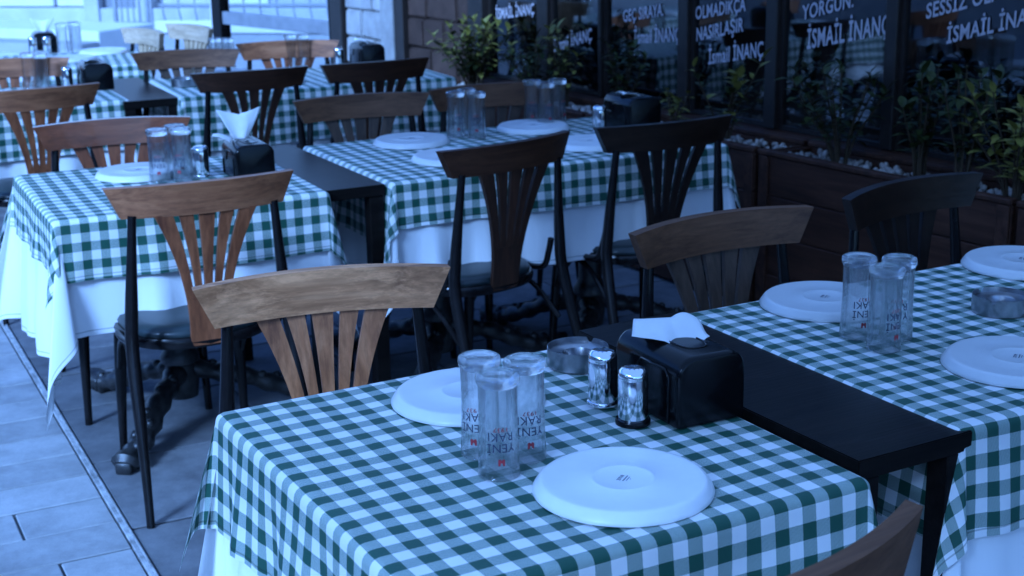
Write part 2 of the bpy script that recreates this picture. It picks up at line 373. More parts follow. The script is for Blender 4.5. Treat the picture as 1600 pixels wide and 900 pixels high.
# ------------------------------------------------------------------ ground, terrace, street
KA = Vector((-0.893, 3.194, 0)); KD = Vector((-0.4496, 0.8932, 0)).normalized()   # kerb line, pointing away
KN = Vector((-KD.y, KD.x, 0))       # to the left (street side)
def kp(s, q, z=0.0): return KA + KD * s + KN * q + Vector((0, 0, z))
KY = math.atan2(KD.y, KD.x) - PI / 2

bm = bmesh.new(); g = 120
vs = [bm.verts.new(c) for c in ((-g, -g, -0.012), (g, -g, -0.012), (g, g, -0.012), (-g, g, -0.012))]; bm.faces.new(vs)
tag(link('ground', to_mesh(bm, 'ground', mat=M['paver'])), 'pale grey ground under the street and the terrace', 'ground', kind='structure')
street = link('street', to_mesh(box_bm(-34, 0.0, -12, 40, -0.010, -0.004), 'street', mat=M['paver_joint']), loc=KA, rotz=KY)
tag(street, 'street of pale rectangular paving blocks left of the kerb', 'street', kind='structure')
random.seed(11)
cw = 0.181; pav_meshes = []
stuff_bm = bmesh.new()
row = 0; y = -2.0
while y < 22.0:
    x = 0.001
    first = True
    while x > -8.0:
        L = random.choice((0.36, 0.40, 0.44, 0.52))
        if first: L *= random.choice((0.45, 0.62, 1.0)); first = False
        xa, xb = x - L, x
        dz = random.uniform(-0.0015, 0.0015)
        near = (-0.7 < y < 7.0) and x > -2.2
        bq = box_bm(xa + 0.003, xb - 0.003, y + 0.003, y + cw - 0.003, -0.004, 0.003 + dz, bev=0.003 if near else 0)
        if near:
            o = link('paving_stone', to_mesh(bq, 'paving_stone', mat=M['paver']), street)
        else:
            me = bpy.data.meshes.new('t'); bq.to_mesh(me); bq.free(); stuff_bm.from_mesh(me); bpy.data.meshes.remove(me)
        x = xa
    y += cw
o = link('far_paving', to_mesh(stuff_bm, 'far_paving', mat=M['paver']), street); o['kind'] = 'stuff'

terr = link('terrace', to_mesh(box_bm(0.03, 9.0, -12, 6.5, -0.009, -0.003), 'terrace', mat=M['paver_joint']), loc=KA, rotz=KY)
tag(terr, 'terrace floor of dark grey stone slabs under the dining tables', 'terrace', kind='structure')
random.seed(5); stuff_bm = bmesh.new(); y = -3.0
while y < 6.3:
    h = random.choice((0.26, 0.36, 0.36, 0.50)); x = 0.019
    while x < 5.6:
        L = random.choice((0.42, 0.55, 0.7)); dz = random.uniform(-0.001, 0.0015)
        near = -0.6 < y < 5.0 and x < 3.4
        bq = box_bm(x + 0.005, x + L - 0.005, y + 0.005, y + h - 0.005, -0.003, 0.004 + dz, bev=0.003 if near else 0)
        if near: link('floor_slab', to_mesh(bq, 'floor_slab', mat=M['slab']), terr)
        else:
            me = bpy.data.meshes.new('t'); bq.to_mesh(me); bq.free(); stuff_bm.from_mesh(me); bpy.data.meshes.remove(me)
        x += L
    y += h
o = link('far_slabs', to_mesh(stuff_bm, 'far_slabs', mat=M['slab']), terr); o['kind'] = 'stuff'

# kerb: worn pale metal edging with a raised lip
bm = bmesh.new(); s = -3.0
pts = []
box_bm(0.002, 0.020, -3, 14, -0.008, 0.006, 0.0015, bm)
kerb = link('kerb', to_mesh(bm, 'kerb', mat=M['kerb_metal']), loc=KA, rotz=KY)
tag(kerb, 'narrow worn pale metal strip between the street and the terrace', 'kerb', kind='structure')
bm = bmesh.new(); box_bm(0.0135, 0.0190, -3, 14, 0.0065, 0.0105, 0.001, bm)
link('raised_lip', to_mesh(bm, 'raised_lip', mat=M['kerb_metal']), kerb)

# ------------------------------------------------------------------ restaurant front
OFF = 4.0
front = empty('restaurant_front', (0, 0, 0), WY, label='dark restaurant front of stone blocks and tall windows with slanted white lettering', cat='building')
# local frame: x = outward offset (away from terrace), y = t along the wall
def fbox(name, x0_, x1_, y0_, y1_, z0_, z1_, m_, bev=0.004, parent=front):
    return link(name, to_mesh(box_bm(x0_, x1_, y0_, y1_, z0_, z1_, bev), name, mat=m_), parent)
fbox('roof', OFF - 0.05, OFF + 5.2, -3.0, 8.15, 2.75, 2.95, M['frame_brown'])
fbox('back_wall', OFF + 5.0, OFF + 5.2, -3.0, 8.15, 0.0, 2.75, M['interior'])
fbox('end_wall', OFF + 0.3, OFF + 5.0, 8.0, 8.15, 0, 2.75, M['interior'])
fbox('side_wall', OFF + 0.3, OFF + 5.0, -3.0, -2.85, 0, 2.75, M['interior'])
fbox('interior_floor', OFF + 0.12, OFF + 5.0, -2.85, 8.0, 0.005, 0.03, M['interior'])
fbox('window_base', OFF - 0.03, OFF + 0.12, -3.0, 6.36, 0.0, 0.60, M['frame_brown'])
fbox('window_sill', OFF - 0.07, OFF + 0.12, -3.0, 6.36, 0.603, 0.64, M['plank'])
fbox('lintel', OFF - 0.02, OFF + 0.12, -3.0, 6.36, 2.30, 2.747, M['frame_brown'])
# posts between the windows
for (t, wd) in ((3.63, 0.055), (4.245, 0.065), (4.785, 0.065), (5.377, 0.022), (5.84, 0.09)):
    fbox('post', OFF - 0.035, OFF + 0.05, t - wd / 2, t + wd / 2, 0.643, 2.297, M['frame_brown'])
fbox('post', OFF - 0.035, OFF + 0.05, 2.28, 2.35, 0.643, 2.297, M['frame_brown'])
fbox('corner_pillar', OFF - 0.05, OFF + 0.15, 6.363, 6.50, 0.0, 2.747, M['frame_brown'])
fbox('pillar', OFF - 0.05, OFF + 0.15, 7.20, 7.30, 0.0, 2.747, M['frame_brown'])
fbox('pale_pillar', OFF - 0.06, OFF + 0.15, 7.302, 7.45, 0.0, 2.747, M['stone_pale_lit'])
fbox('end_pillar', OFF - 0.05, OFF + 0.15, 7.97, 8.12, 0.0, 2.747, M['frame_brown'])
fbox('wall_core', OFF + 0.03, OFF + 0.15, 6.503, 7.198, 0.0, 2.747, M['mortar'], 0)
fbox('wall_core', OFF + 0.03, OFF + 0.15, 7.453, 7.967, 0.0, 2.747, M['mortar'], 0)
random.seed(3)
for (ta, tb, mm_) in ((6.505, 7.197, M['stone_shaded']), (7.455, 7.965, M['stone_pale_lit'])):
    z = 0.01; k = 0
    while z < 2.7:
        h = 0.162 if 0.3 < z < 1.1 else 0.2
        h = min(h, 2.74 - z); y = ta; cuts = [ta]
        y = ta + (0.16 if k % 2 else 0.30)
        while y < tb - 0.12: cuts.append(y); y += random.choice((0.22, 0.27, 0.32))
        cuts.append(tb)
        for a, bq in zip(cuts, cuts[1:]):
            bb = box_bm(OFF - 0.02 + random.uniform(-0.006, 0.006), OFF + 0.035, a + 0.004, bq - 0.004, z + 0.004, z + h - 0.004, 0.010, seg=2, jit=0.005)
            link('stone_block', to_mesh(bb, 'stone_block', 40, mat=mm_), front)
        z += h; k += 1

# lettering on the windows
def text_mesh(body, size, xs=0.62, bold=0.012, name='lettering'):
    cu = bpy.data.curves.new('txt', 'FONT'); cu.body = body; cu.size = size; cu.offset = bold * size; cu.space_character = 1.05
    cu.fill_mode = 'FRONT'; cu.resolution_u = 3
    o = bpy.data.objects.new('txt', cu); COL.objects.link(o)
    bpy.context.view_layer.update()
    dg = bpy.context.evaluated_depsgraph_get()
    me = bpy.data.meshes.new_from_object(o.evaluated_get(dg)); me.name = name
    bpy.data.objects.remove(o); bpy.data.curves.remove(cu)
    return me

def window_text(parent, body, t0, z0, t1, z1, h, mname=None):
    """letters run from (t0,z0) to (t1,z1) along the glass, uprights stay vertical, cap height h"""
    me = text_mesh(body, 1.0, bold=0.02)
    xs = [v.co.x for v in me.vertices]; ys = [v.co.y for v in me.vertices if True]
    wdt = max(xs); cap = 0.72
    for v in me.vertices:
        f = v.co.x / wdt
        t = t0 + (t1 - t0) * f; z = z0 + (z1 - z0) * f + v.co.y / cap * h
        v.co = Vector((OFF - 0.0055, t, z))
    me.update()
    o = link('lettering', me, parent, M['lettering'])
    return o
wins = []
edges = [(2.35, 3.6025), (3.6575, 4.2125), (4.2775, 4.7525), (4.8175, 5.366), (5.388, 5.795), (5.885, 6.36), (-2.9, 2.28)]
TXT = {0: [('SESSİZ OL.', 3.499, 1.122, 3.215, 1.198, 0.053), ('İSMAİL İNANÇ', 3.402, 1.044, 2.99, 1.155, 0.055)],
       1: [('YORGUN.', 4.104, 1.078, 3.842, 1.144, 0.056), ('İSMAİL İNANÇ', 4.075, 0.971, 3.663, 1.059, 0.072)],
       2: [('OLMADIKÇA', 4.735, 1.039, 4.425, 1.094, 0.054), ('NASIRLAŞIR', 4.728, 0.949, 4.436, 1.013, 0.056), ('İsmail İNANÇ', 4.648, 0.86, 4.316, 0.921, 0.062)],
       3: [('GEÇ SIRAYA.', 5.233, 0.995, 4.947, 1.042, 0.054), ('İsmail İNANÇ', 5.153, 0.905, 4.835, 0.942, 0.060)],
       4: [('İsmail İNANÇ', 5.785, 0.815, 5.471, 0.895, 0.058)],
       5: [('İSMAİL İNANÇ', 6.297, 0.937, 5.946, 0.985, 0.055)]}
for i, (ta, tb) in enumerate(edges):
    bm = bmesh.new(); x0_, x1_ = OFF - 0.012, OFF + 0.016
    fwd = 0.018
    box_bm(x0_, x1_, ta, ta + fwd, 0.643, 2.297, 0, bm); box_bm(x0_, x1_, tb - fwd, tb, 0.643, 2.297, 0, bm)
    box_bm(x0_ + .001, x1_ - .001, ta + fwd, tb - fwd, 0.643, 0.643 + fwd, 0, bm); box_bm(x0_ + .001, x1_ - .001, ta + fwd, tb - fwd, 2.297 - fwd, 2.297, 0, bm)
    wf = link('window', to_mesh(bm, 'window', mat=M['frame_brown']), front)
    bm = bmesh.new(); vs = [bm.verts.new((OFF, a, z)) for a, z in ((ta + fwd, 0.66), (tb - fwd, 0.66), (tb - fwd, 2.279), (ta + fwd, 2.279))]; bm.faces.new(vs)
    link('pane', to_mesh(bm, 'pane', mat=M['window_glass']), wf)
    for q in TXT.get(i, []): window_text(wf, *q)
# pale roller blind hanging behind the far window, and dark panel
# awning over the tables: thin pale canvas that lets some daylight through, unseen above the picture, its edges placed to shape the light
aw = empty('awning', (0, 0, 0), WY, label='unseen pale canvas awning over the terrace, its near section added to shade the foreground', cat='awning')
AW_EDGE, AW_NEAR, AW_T, AW_END = -1.30, -2.3, 1.3, 4.6
def sheet(x0_, x1_, y0_, y1_, z_):
    bm = bmesh.new(); nx, ny = 8, 12; g_ = [[bm.verts.new((x0_ + (x1_ - x0_) * i / nx, y0_ + (y1_ - y0_) * j / ny, z_ - 0.05 * math.sin(PI * i / nx) - 0.02 * math.sin(PI * j / 2))) for i in range(nx + 1)] for j in range(ny + 1)]
    for j in range(ny):
        for i in range(nx): bm.faces.new((g_[j][i], g_[j][i + 1], g_[j + 1][i + 1], g_[j + 1][i]))
    return to_mesh(bm, 'canvas', True, M['awning'])
link('canvas', sheet(AW_EDGE, OFF - 0.06, AW_T, AW_END, 2.74), aw)
link('canvas', sheet(AW_NEAR, OFF - 0.06, -4.0, AW_T - 0.004, 2.74), aw)  # near section added over the camera to dim the foreground

# ------------------------------------------------------------------ cloths
def cloth_mesh(name, a, bq, over, ztop, rr, flare, ear, seed, inset=0.0, kexp=1.6, step=0.0125, uvoff=(0, 0), amp=0.013, hw=1.0, bumps=0.0022, turn=0.0):
    """a, bq half sizes of the top; over = overhang (x-, x+, y-, y+); ear = {(sx,sy): (angle deg, bias deg)}"""
    rnd = random.Random(seed); ph = [rnd.uniform(0, 6.28) for _ in range(8)]
    wl = [rnd.uniform(0.20, 0.34) for _ in range(4)]
    a2, b2 = a - inset, bq - inset
    def axis(h, lo, hi):
        out = []
        n = max(2, round(2 * h / (step * 1.6)))
        lo_n = max(2, round(lo / step)); hi_n = max(2, round(hi / step))
        out += [-h - lo * (1 - i / lo_n) for i in range(lo_n)]
        # finer just outside the edge for the rounded fold
        mid = [-h + 2 * h * i / n for i in range(n + 1)]
        out += mid
        out += [h + hi * (i + 1) / hi_n for i in range(hi_n)]
        extra = []
        for f in (0.25, 0.5, 0.75, 1.0, 1.3):
            extra += [-h - f * rr * PI / 2, h + f * rr * PI / 2]
        out = sorted(set(round(q, 5) for q in out + extra))
        res = [out[0]]
        for q in out[1:]:
            if q - res[-1] > 0.0012: res.append(q)
        return res
    P = axis(a2, over[0] + inset * 0, over[1]); Q = axis(b2, over[2], over[3])
    arc = rr * PI / 2
    def hang(dd, alpha):
        if dd < arc: th = dd / rr; return rr * math.sin(th), rr * (1 - math.cos(th))
        rest = dd - arc; return rr + rest * math.sin(alpha), rr + rest * math.cos(alpha)
    bm = bmesh.new(); uvl = bm.loops.layers.uv.new('UVMap'); uvh = bm.loops.layers.uv.new('HemUV'); hemd = {}; grid = []; rest = {}
    for q in Q:
        rowv = []
        for p in P:
            sx = -1 if p < 0 else 1; sy = -1 if q < 0 else 1
            dx = max(abs(p) - a2, 0); dy = max(abs(q) - b2, 0)
            cx = max(-a2, min(a2, p)); cy = max(-b2, min(b2, q))
            if dx == 0 and dy == 0:
                ed = min(a2 - abs(p), b2 - abs(q))
                zz = ztop + bumps * smoothstep(0, 0.05, ed) * (mnoise.noise(Vector((p * 9 + seed, q * 9, seed * 1.7))) + 0.8 * max(0, mnoise.noise(Vector((p * 4 - q * 22, q * 5 + p * 6, seed)))))
                if bumps:
                    zz += 0.0014 * (math.exp(-((p - a2 * 0.02) / 0.006) ** 2) - 0.8 * math.exp(-((q - b2 * 0.1) / 0.007) ** 2)) * smoothstep(0, 0.04, ed)
                co = Vector((p, q, zz))
            elif dx == 0 or dy == 0:
                side = (0 if sx < 0 else 1) if dx > 0 else (2 if sy < 0 else 3)
                d_ = dx + dy; al = R(flare)
                ho, vo = hang(d_, al)
                s = q if dx > 0 else p; half = b2 if dx > 0 else a2
                cf = smoothstep(0, 0.10, half - abs(s))
                g = max(0, d_ - arc)
                rip = amp * hw * (math.sin(2 * PI * s / wl[side] + ph[side]) + 0.5 * math.sin(2 * PI * s / (wl[side] * 0.43) + ph[side + 4]) + 0.6 * mnoise.noise(Vector((s * 6, d_ * 2, seed + side)))) * min(1.6, (g / 0.22)) ** 1.3 * cf
                ho += max(rip, -0.6 * (ho - rr) - 0.001) if g > 0 else 0
                zl = -vo + 0.12 * rip
                # hem sways a little
                zl += 0.006 * math.sin(s * 5 + ph[side]) * (g / 0.2) * cf
                co = Vector((cx + (sx * ho if dx > 0 else 0), cy + (sy * ho if dy > 0 else 0), ztop + zl))
            else:
                am, bias = ear.get((sx, sy), (12, 45))
                d_ = math.hypot(dx, dy); t = math.atan2(dy, dx) / (PI / 2)
                al = R(flare) + (R(am) - R(flare)) * math.sin(PI * t) ** 0.8
                if t < 0.5: phi = bias * (1 - (1 - 2 * t) ** kexp)
                else: phi = bias + (90 - bias) * (2 * t - 1) ** kexp
                ho, vo = hang(d_, al); g = max(0, d_ - arc)
                phr = R(phi); dirv = Vector((math.cos(phr), math.sin(phr))); pv = Vector((-dirv.y, dirv.x))
                lat = g * 0.11 * math.sin(3 * PI * t) * math.sin(PI * t) * hw
                hv = dirv * ho + pv * lat
                co = Vector((cx + sx * hv.x, cy + sy * hv.y, ztop - vo))
            v = bm.verts.new(co); rowv.append(v); hemd[v] = min(p - P[0], P[-1] - p, q - Q[0], Q[-1] - q); wq = 0.0030; rest[v] = (p + uvoff[0] + wq * mnoise.noise(Vector((p * 5, q * 5, seed))), q + uvoff[1] + turn * p + wq * mnoise.noise(Vector((p * 5, q * 5, seed + 50))))
        grid.append(rowv)
    for j in range(len(Q) - 1):
        for i in range(len(P) - 1):
            f = bm.faces.new((grid[j][i], grid[j][i + 1], grid[j + 1][i + 1], grid[j + 1][i])); f.smooth = True
            for lp in f.loops: lp[uvl].uv = rest[lp.vert]; lp[uvh].uv = (hemd[lp.vert], 0)
    bmesh.ops.recalc_face_normals(bm, faces=bm.faces)
    me = bpy.data.meshes.new(name); bm.to_mesh(me); bm.free()
    return me

# ------------------------------------------------------------------ tables
def foot_mesh():
    bm = bmesh.new()
    pts = spline([(0.03, 0, 0.16), (0.10, 0, 0.135), (0.18, 0, 0.115), (0.27, 0, 0.075), (0.35, 0, 0.045), (0.415, 0, 0.034), (0.475, 0, 0.028)], 5)
    n = len(pts); rad = []
    for i in range(n):
        f = i / (n - 1); rad.append(0.030 + 0.010 * math.sin(f * PI * 7) ** 2 * (f < 0.8) + (0.012 * smoothstep(0.78, 0.95, f)) - 0.012 * smoothstep(0.96, 1, f))
    tube(bm, [(p.x, p.y, max(p.z, rad[i] * 0.8 + 0.002)) for i, p in enumerate(pts)], rad, 12, flat=0.8)
    for k in range(7):                       # cast scrolls along the ridge
        x = 0.10 + 0.05 * k; z = 0.155 - 0.017 * k
        bmesh.ops.create_uvsphere(bm, u_segments=8, v_segments=6, radius=0.017, matrix=Matrix.Translation((x, 0.013 * (-1) ** k, max(z, 0.055))) @ Matrix.Scale(0.8, 4, (0, 1, 0)))
    for k in range(5):                       # ridged toe
        x = 0.385 + 0.022 * k; hgt = 0.034 - 0.0035 * k
        box_bm(x, x + 0.013, -0.036 + 0.003 * k, 0.036 - 0.003 * k, 0.002, hgt + 0.020, 0.005, bm)
    return to_mesh(bm, 'foot', 50, M['iron'])
FOOT = foot_mesh()
COLUMN = to_mesh(lathe([(0.0, 0.70), (0.11, 0.70), (0.11, 0.69), (0.045, 0.685), (0.042, 0.66), (0.042, 0.24), (0.050, 0.22), (0.060, 0.205), (0.060, 0.185), (0.046, 0.175), (0.055, 0.12), (0.048, 0.07), (0, 0.06)], 32), 'column', 45, M['iron'])
TOPS = {}
def pedestal_table(cx, cy, yaw, a, bq, label, nped=1):
    t = empty('pedestal_table', (cx, cy, 0), yaw, label=label, cat='table', group='cloth covered dining tables')
    link('tabletop', to_mesh(box_bm(-a + 0.006, a - 0.006, -bq + 0.006, bq - 0.006, 0.712, 0.740, 0.003), 'tabletop', mat=M['black_wood']), t)
    for k in range(nped):
        px = 0 if nped == 1 else (-0.28 + 0.56 * k)
        if nped == 2: px = (-0.30, 0.30)[k]
        c = link('column', COLUMN, t, loc=(px, 0, 0.004))
        for q in range(3):
            f = link('foot', FOOT, t, loc=(px, 0, 0.004)); f.rotation_euler = (0, 0, R(-124) + q * PI * 2 / 3)
    return t

TAB = {}     # key: (centre, yaw, a, b)
def center(fl, yaw, a, bq): return uv2w(fl, a, bq, yaw)      # from the front-left corner
def add_table(key, fl, yaw, a, bq, tlabel, glabel, wlabel, gover, wover, gear, wear, seed, uvoff=(0, 0), nped=1, turn=0.0, wk=3.2):
    c = center(fl, yaw, a, bq); TAB[key] = (c, yaw, a, bq)
    pedestal_table(c[0], c[1], yaw, a, bq, tlabel, nped)
    me = cloth_mesh('white_tablecloth', a, bq, wover, 0.7445, 0.010, 3.0, wear, seed, inset=0.006, kexp=wk, step=0.016, amp=0.013, hw=0.9, bumps=0.0)
    o = link('white_tablecloth', me, mat=M['white_cloth'], loc=(c[0], c[1], 0), rotz=yaw)
    tag(o, wlabel, 'tablecloth', 'white under-cloths on the dining tables')
    me = cloth_mesh('gingham_tablecloth', a, bq, gover, 0.750, 0.016, 4.5, gear, seed, uvoff=uvoff, turn=turn)
    o = link('gingham_tablecloth', me, mat=M['gingham'], loc=(c[0], c[1], 0), rotz=yaw)
    tag(o, glabel, 'tablecloth', 'green gingham cloths on the dining tables')

DE = {(-1, -1): (12, 45), (1, -1): (12, 45), (1, 1): (12, 45), (-1, 1): (12, 45)}
def ears(**k):
    e = dict(DE)
    for q, v in k.items(): e[{'fl': (-1, -1), 'fr': (1, -1), 'br': (1, 1), 'bl': (-1, 1)}[q]] = v
    return e
add_table('T1', (-0.118, 1.628), R(29.0), 0.357, 0.382,
          'square pedestal table closest to the camera under the cloth with three upturned glasses', 'green gingham cloth on the closest table, under the chrome shakers and two plates',
          'white under-cloth showing below the gingham of the closest table', (0.215, 0.21, 0.21, 0.20), (0.33, 0.31, 0.31, 0.31),
          ears(bl=(17, 20), br=(9, 45), fr=(14, 50)), ears(bl=(13, 20)), 3, (0.014, 0.004))
add_table('T2', (0.716, 2.176), R(28.5), 0.60, 0.37,
          'long pedestal table at the right under the cloth with three plates and an ashtray', 'green gingham cloth on the long right table, under the printed glasses and ashtray',
          'white under-cloth below the gingham of the long table at the right edge', (0.21, 0.21, 0.20, 0.20), (0.31, 0.31, 0.32, 0.31),
          ears(fl=(9, 42), bl=(8, 45)), ears(fl=(8, 42)), 8, (0.006, 0.02), 2, turn=0.03)
add_table('T3', (-1.222, 3.795), R(25.5), 0.378, 0.365,
          'square pedestal table at the kerb with ornate cast iron claw feet showing', 'green gingham cloth on the sunlit table at the kerb, behind the brown slatted chair',
          'long white under-cloth hanging in a point towards the kerb', (0.17, 0.20, 0.180, 0.20), (0.46, 0.33, 0.330, 0.33),
          ears(fl=(10, 50), bl=(20, 50), fr=(10, 45)), ears(fl=(15, 72), bl=(18, 30), fr=(9, 40)), 12, (0.02, 0.012), wk=1.15)
add_table('T4', (-0.347, 4.236), R(27.6), 0.60, 0.37,
          'long pedestal table in the middle with four upturned plates, before the planters', 'green gingham cloth on the long middle table with four plates',
          'white under-cloth hanging below the gingham of the long middle table', (0.215, 0.20, 0.150, 0.20), (0.34, 0.31, 0.315, 0.31),
          ears(fl=(11, 50), bl=(6, 45)), ears(fl=(12, 45), bl=(6, 45)), 21, (0.0, 0.01), 2)
add_table('T5', (-2.285, 5.79), R(26.0), 0.372, 0.345,
          'square pedestal table at the left edge behind the kerb table, with clustered glasses', 'green gingham cloth on the left edge table, under the black holder and clustered glasses',
          'white under-cloth hanging below the gingham at the left edge of the view', (0.20, 0.20, 0.22, 0.20), (0.33, 0.32, 0.33, 0.31),
          ears(), ears(), 30, (0.01, 0.0))
add_table('T6', (-1.385, 6.15), R(24.5), 0.62, 0.345,
          'long pedestal table before the lit stone wall, with a small ashtray at its left end', 'green gingham cloth on the long back table between four dark chairs',
          'white under-cloth below the gingham of the long back table', (0.20, 0.20, 0.24, 0.20), (0.32, 0.31, 0.35, 0.31),
          ears(), ears(), 41, (0.015, 0.02), 2)
add_table('T7', (-2.98, 7.05), R(18.0), 0.60, 0.36,
          'farthest pedestal table at the upper left, out at the edge of the street', 'green gingham cloth on the farthest table at the upper left',
          'white under-cloth hanging below the gingham of the farthest table', (0.20, 0.20, 0.20, 0.20), (0.31, 0.31, 0.31, 0.31),
          ears(), ears(), 52, (0, 0), 2)

# narrow uncovered black tables that bridge each pair
def side_table(fl, yaw, wd, dp, label, z=0.745):
    c = uv2w(fl, wd / 2, dp / 2, yaw)
    t = empty('side_table', (c[0], c[1], 0), yaw, label=label, cat='side table', group='narrow black tables between the clothed ones')
    link('tabletop', to_mesh(box_bm(-wd / 2, wd / 2, -dp / 2, dp / 2, z - 0.034, z, 0.002, seg=2), 'tabletop', mat=M['black_wood']), t)
    for sx, sy in ((-1, -1), (1, -1), (-1, 1), (1, 1)):
        x, y = sx * (wd / 2 - 0.026) - (0.0), sy * (dp / 2 - 0.026)
        lb = box_bm(x - 0.0225, x + 0.0225, y - 0.0225, y + 0.0225, 0.004, z - 0.0345, 0.002)
        link('leg', to_mesh(lb, 'leg', mat=M['black_wood']), t)
    return t
side_table((0.523, 2.047), R(29.5), 0.243, 0.80, 'narrow black table between the closest table and the long right table')
side_table((-0.588, 4.124), R(28), 0.243, 0.83, 'narrow dark table with a grey sheen, between the kerb table and the long middle table')
side_table((-1.618, 6.075), R(26), 0.235, 0.80, 'narrow dark table at the upper left, beside the small ashtray')

# ------------------------------------------------------------------ chairs
def chair_meshes():
    D = {}
    # rail: bowed board, longer along its upper edge
    bm = bmesh.new(); n = 24; rows = []
    for i in range(n + 1):
        f = -1 + 2 * i / n
        ring = []
        for (zz, yy) in ((0, -1), (1, -1), (1, 1), (0, 1)):
            hl = 0.213 + 0.036 * zz
            x = f * hl
            bow = -0.259 + 0.053 * (x / 0.25) ** 2
            lean = -0.010 * zz
            z = 0.797 + 0.080 * zz + (0.004 * (1 - f * f) if zz else 0)
            ring.append((x, bow + lean + yy * 0.0135, z))
        rows.append([bm.verts.new(c) for c in ring])
    for a, c in zip(rows, rows[1:]):
        for k in range(4): bm.faces.new((a[k], a[(k + 1) % 4], c[(k + 1) % 4], c[k]))
    bm.faces.new(rows[0][::-1]); bm.faces.new(rows[-1])
    ed = [e for e in bm.edges if len(e.link_faces) == 2 and e.calc_face_angle(0) > 0.7]
    bmesh.ops.recalc_face_normals(bm, faces=bm.faces)
    bmesh.ops.bevel(bm, geom=ed, offset=0.0045, segments=2, affect='EDGES')
    D['rail'] = to_mesh(bm, 'rail', 35)
    # fan splat
    def ycurve(z): f = (z - 0.43) / 0.37; return -0.200 - 0.050 * f - 0.012 * f * f
    def half(z):
        f = max(0, (z - 0.47) / 0.33); return 0.052 + 0.082 * f ** 1.9
    top = [(-1.0, -0.63), (-0.56, -0.25), (-0.19, 0.19), (0.25, 0.56), (0.63, 1.0)]
    gap = 0.0052
    D['slat'] = []
    zs = [0.560 + 0.240 * i / 14 for i in range(15)]
    bounds = [-1, -0.60, -0.215, 0.215, 0.60, 1]
    for k in range(5):
        bm = bmesh.new(); rows = []
        for z in zs:
            h = half(z); gg = gap * smoothstep(0.560, 0.60, z) * (0.6 + 0.8 * (z - 0.56) / 0.24)
            l = bounds[k] * h + (gg if k > 0 else 0); r = bounds[k + 1] * h - (gg if k < 4 else 0)
            y = ycurve(z)
            def yb(x): return y + 0.45 * x * x
            rows.append([bm.verts.new(c) for c in ((l, yb(l) - 0.006, z), (r, yb(r) - 0.006, z), (r, yb(r) + 0.006, z), (l, yb(l) + 0.006, z))])
        for a, c in zip(rows, rows[1:]):
            for q in range(4): bm.faces.new((a[q], a[(q + 1) % 4], c[(q + 1) % 4], c[q]))
        bm.faces.new(rows[0][::-1]); bm.faces.new(rows[-1])
        D['slat'].append(to_mesh(bm, 'slat', 35))
    bm = bmesh.new(); rows = []
    for z in [0.425 + 0.1345 * i / 8 for i in range(9)]:
        h = half(z) + (0.0 if z > 0.45 else 0); y = ycurve(max(z, 0.43))
        if z < 0.435: h -= 0.006
        rows.append([bm.verts.new(c) for c in ((-h, y - 0.006 + .45 * h * h, z), (0, y - 0.006, z), (h, y - 0.006 + .45 * h * h, z), (h, y + 0.006 + .45 * h * h, z), (0, y + 0.006, z), (-h, y + 0.006 + .45 * h * h, z))])
    for a, c in zip(rows, rows[1:]):
        for q in range(6): bm.faces.new((a[q], a[(q + 1) % 6], c[(q + 1) % 6], c[q]))
    bm.faces.new(rows[0][::-1]); bm.faces.new(rows[-1])
    D['splat'] = to_mesh(bm, 'splat', 35)
    # legs
    D['rear_leg'] = []; D['front_leg'] = []; D['bracket'] = []
    for s in (-1, 1):
        bm = bmesh.new()
        P = spline([(s * 0.232, -0.365, 0.004), (s * 0.222, -0.300, 0.22), (s * 0.214, -0.232, 0.44), (s * 0.205, -0.225, 0.56), (s * 0.186, -0.240, 0.805)], 6)
        rad = [0.011 + 0.007 * smoothstep(0, 0.4, p.z) - 0.0065 * smoothstep(0.5, 0.8, p.z) for p in P]
        tube(bm, P, rad, 12); D['rear_leg'].append(to_mesh(bm, 'leg', 40, M['black_paint']))
        bm = bmesh.new()
        P = spline([(s * 0.185, 0.205, 0.004), (s * 0.178, 0.190, 0.22), (s * 0.168, 0.165, 0.415), (s * 0.160, 0.155, 0.437)], 6)
        rad = [0.0115 + 0.007 * smoothstep(0, 0.35, p.z) for p in P]
        tube(bm, P, rad, 12); D['front_leg'].append(to_mesh(bm, 'leg', 40, M['black_paint']))
        bm = bmesh.new()
        P = spline([(s * 0.197, -0.195, 0.545), (s * 0.200, -0.180, 0.50), (s * 0.204, -0.155, 0.452), (s * 0.208, -0.09, 0.437), (s * 0.209, -0.02, 0.436)], 6)
        tube(bm, P, [0.010] * len(P), 10); D['bracket'].append(to_mesh(bm, 'bracket', 40, M['black_paint']))
    bm = bmesh.new()
    for s in (-1, 1):
        P = spline([(s * 0.200, -0.225, 0.30), (s * 0.198, -0.11, 0.385), (s * 0.190, 0.0, 0.405), (s * 0.185, 0.10, 0.370), (s * 0.180, 0.180, 0.265)], 6)
        tube(bm, P, [0.008] * len(P), 8)
    P = spline([(-0.178, 0.18, 0.28), (-0.10, 0.165, 0.385), (0, 0.16, 0.41), (0.10, 0.165, 0.385), (0.178, 0.18, 0.28)], 6)
    tube(bm, P, [0.008] * len(P), 8)
    D['brace'] = to_mesh(bm, 'brace', 40, M['black_paint'])
    # seat: rounded trapezoid pad and rim
    def outline(grow, n=40):
        o = []
        for k in range(n):
            a = 2 * PI * k / n; c, s_ = math.cos(a), math.sin(a)
            e = 0.75; x = (0.205 + grow) * math.copysign(abs(c) ** e, c); y = (0.205 + grow) * math.copysign(abs(s_) ** e, s_)
            x *= 1.0 + 0.05 * (y / 0.2)
            o.append((x, y))
        return o
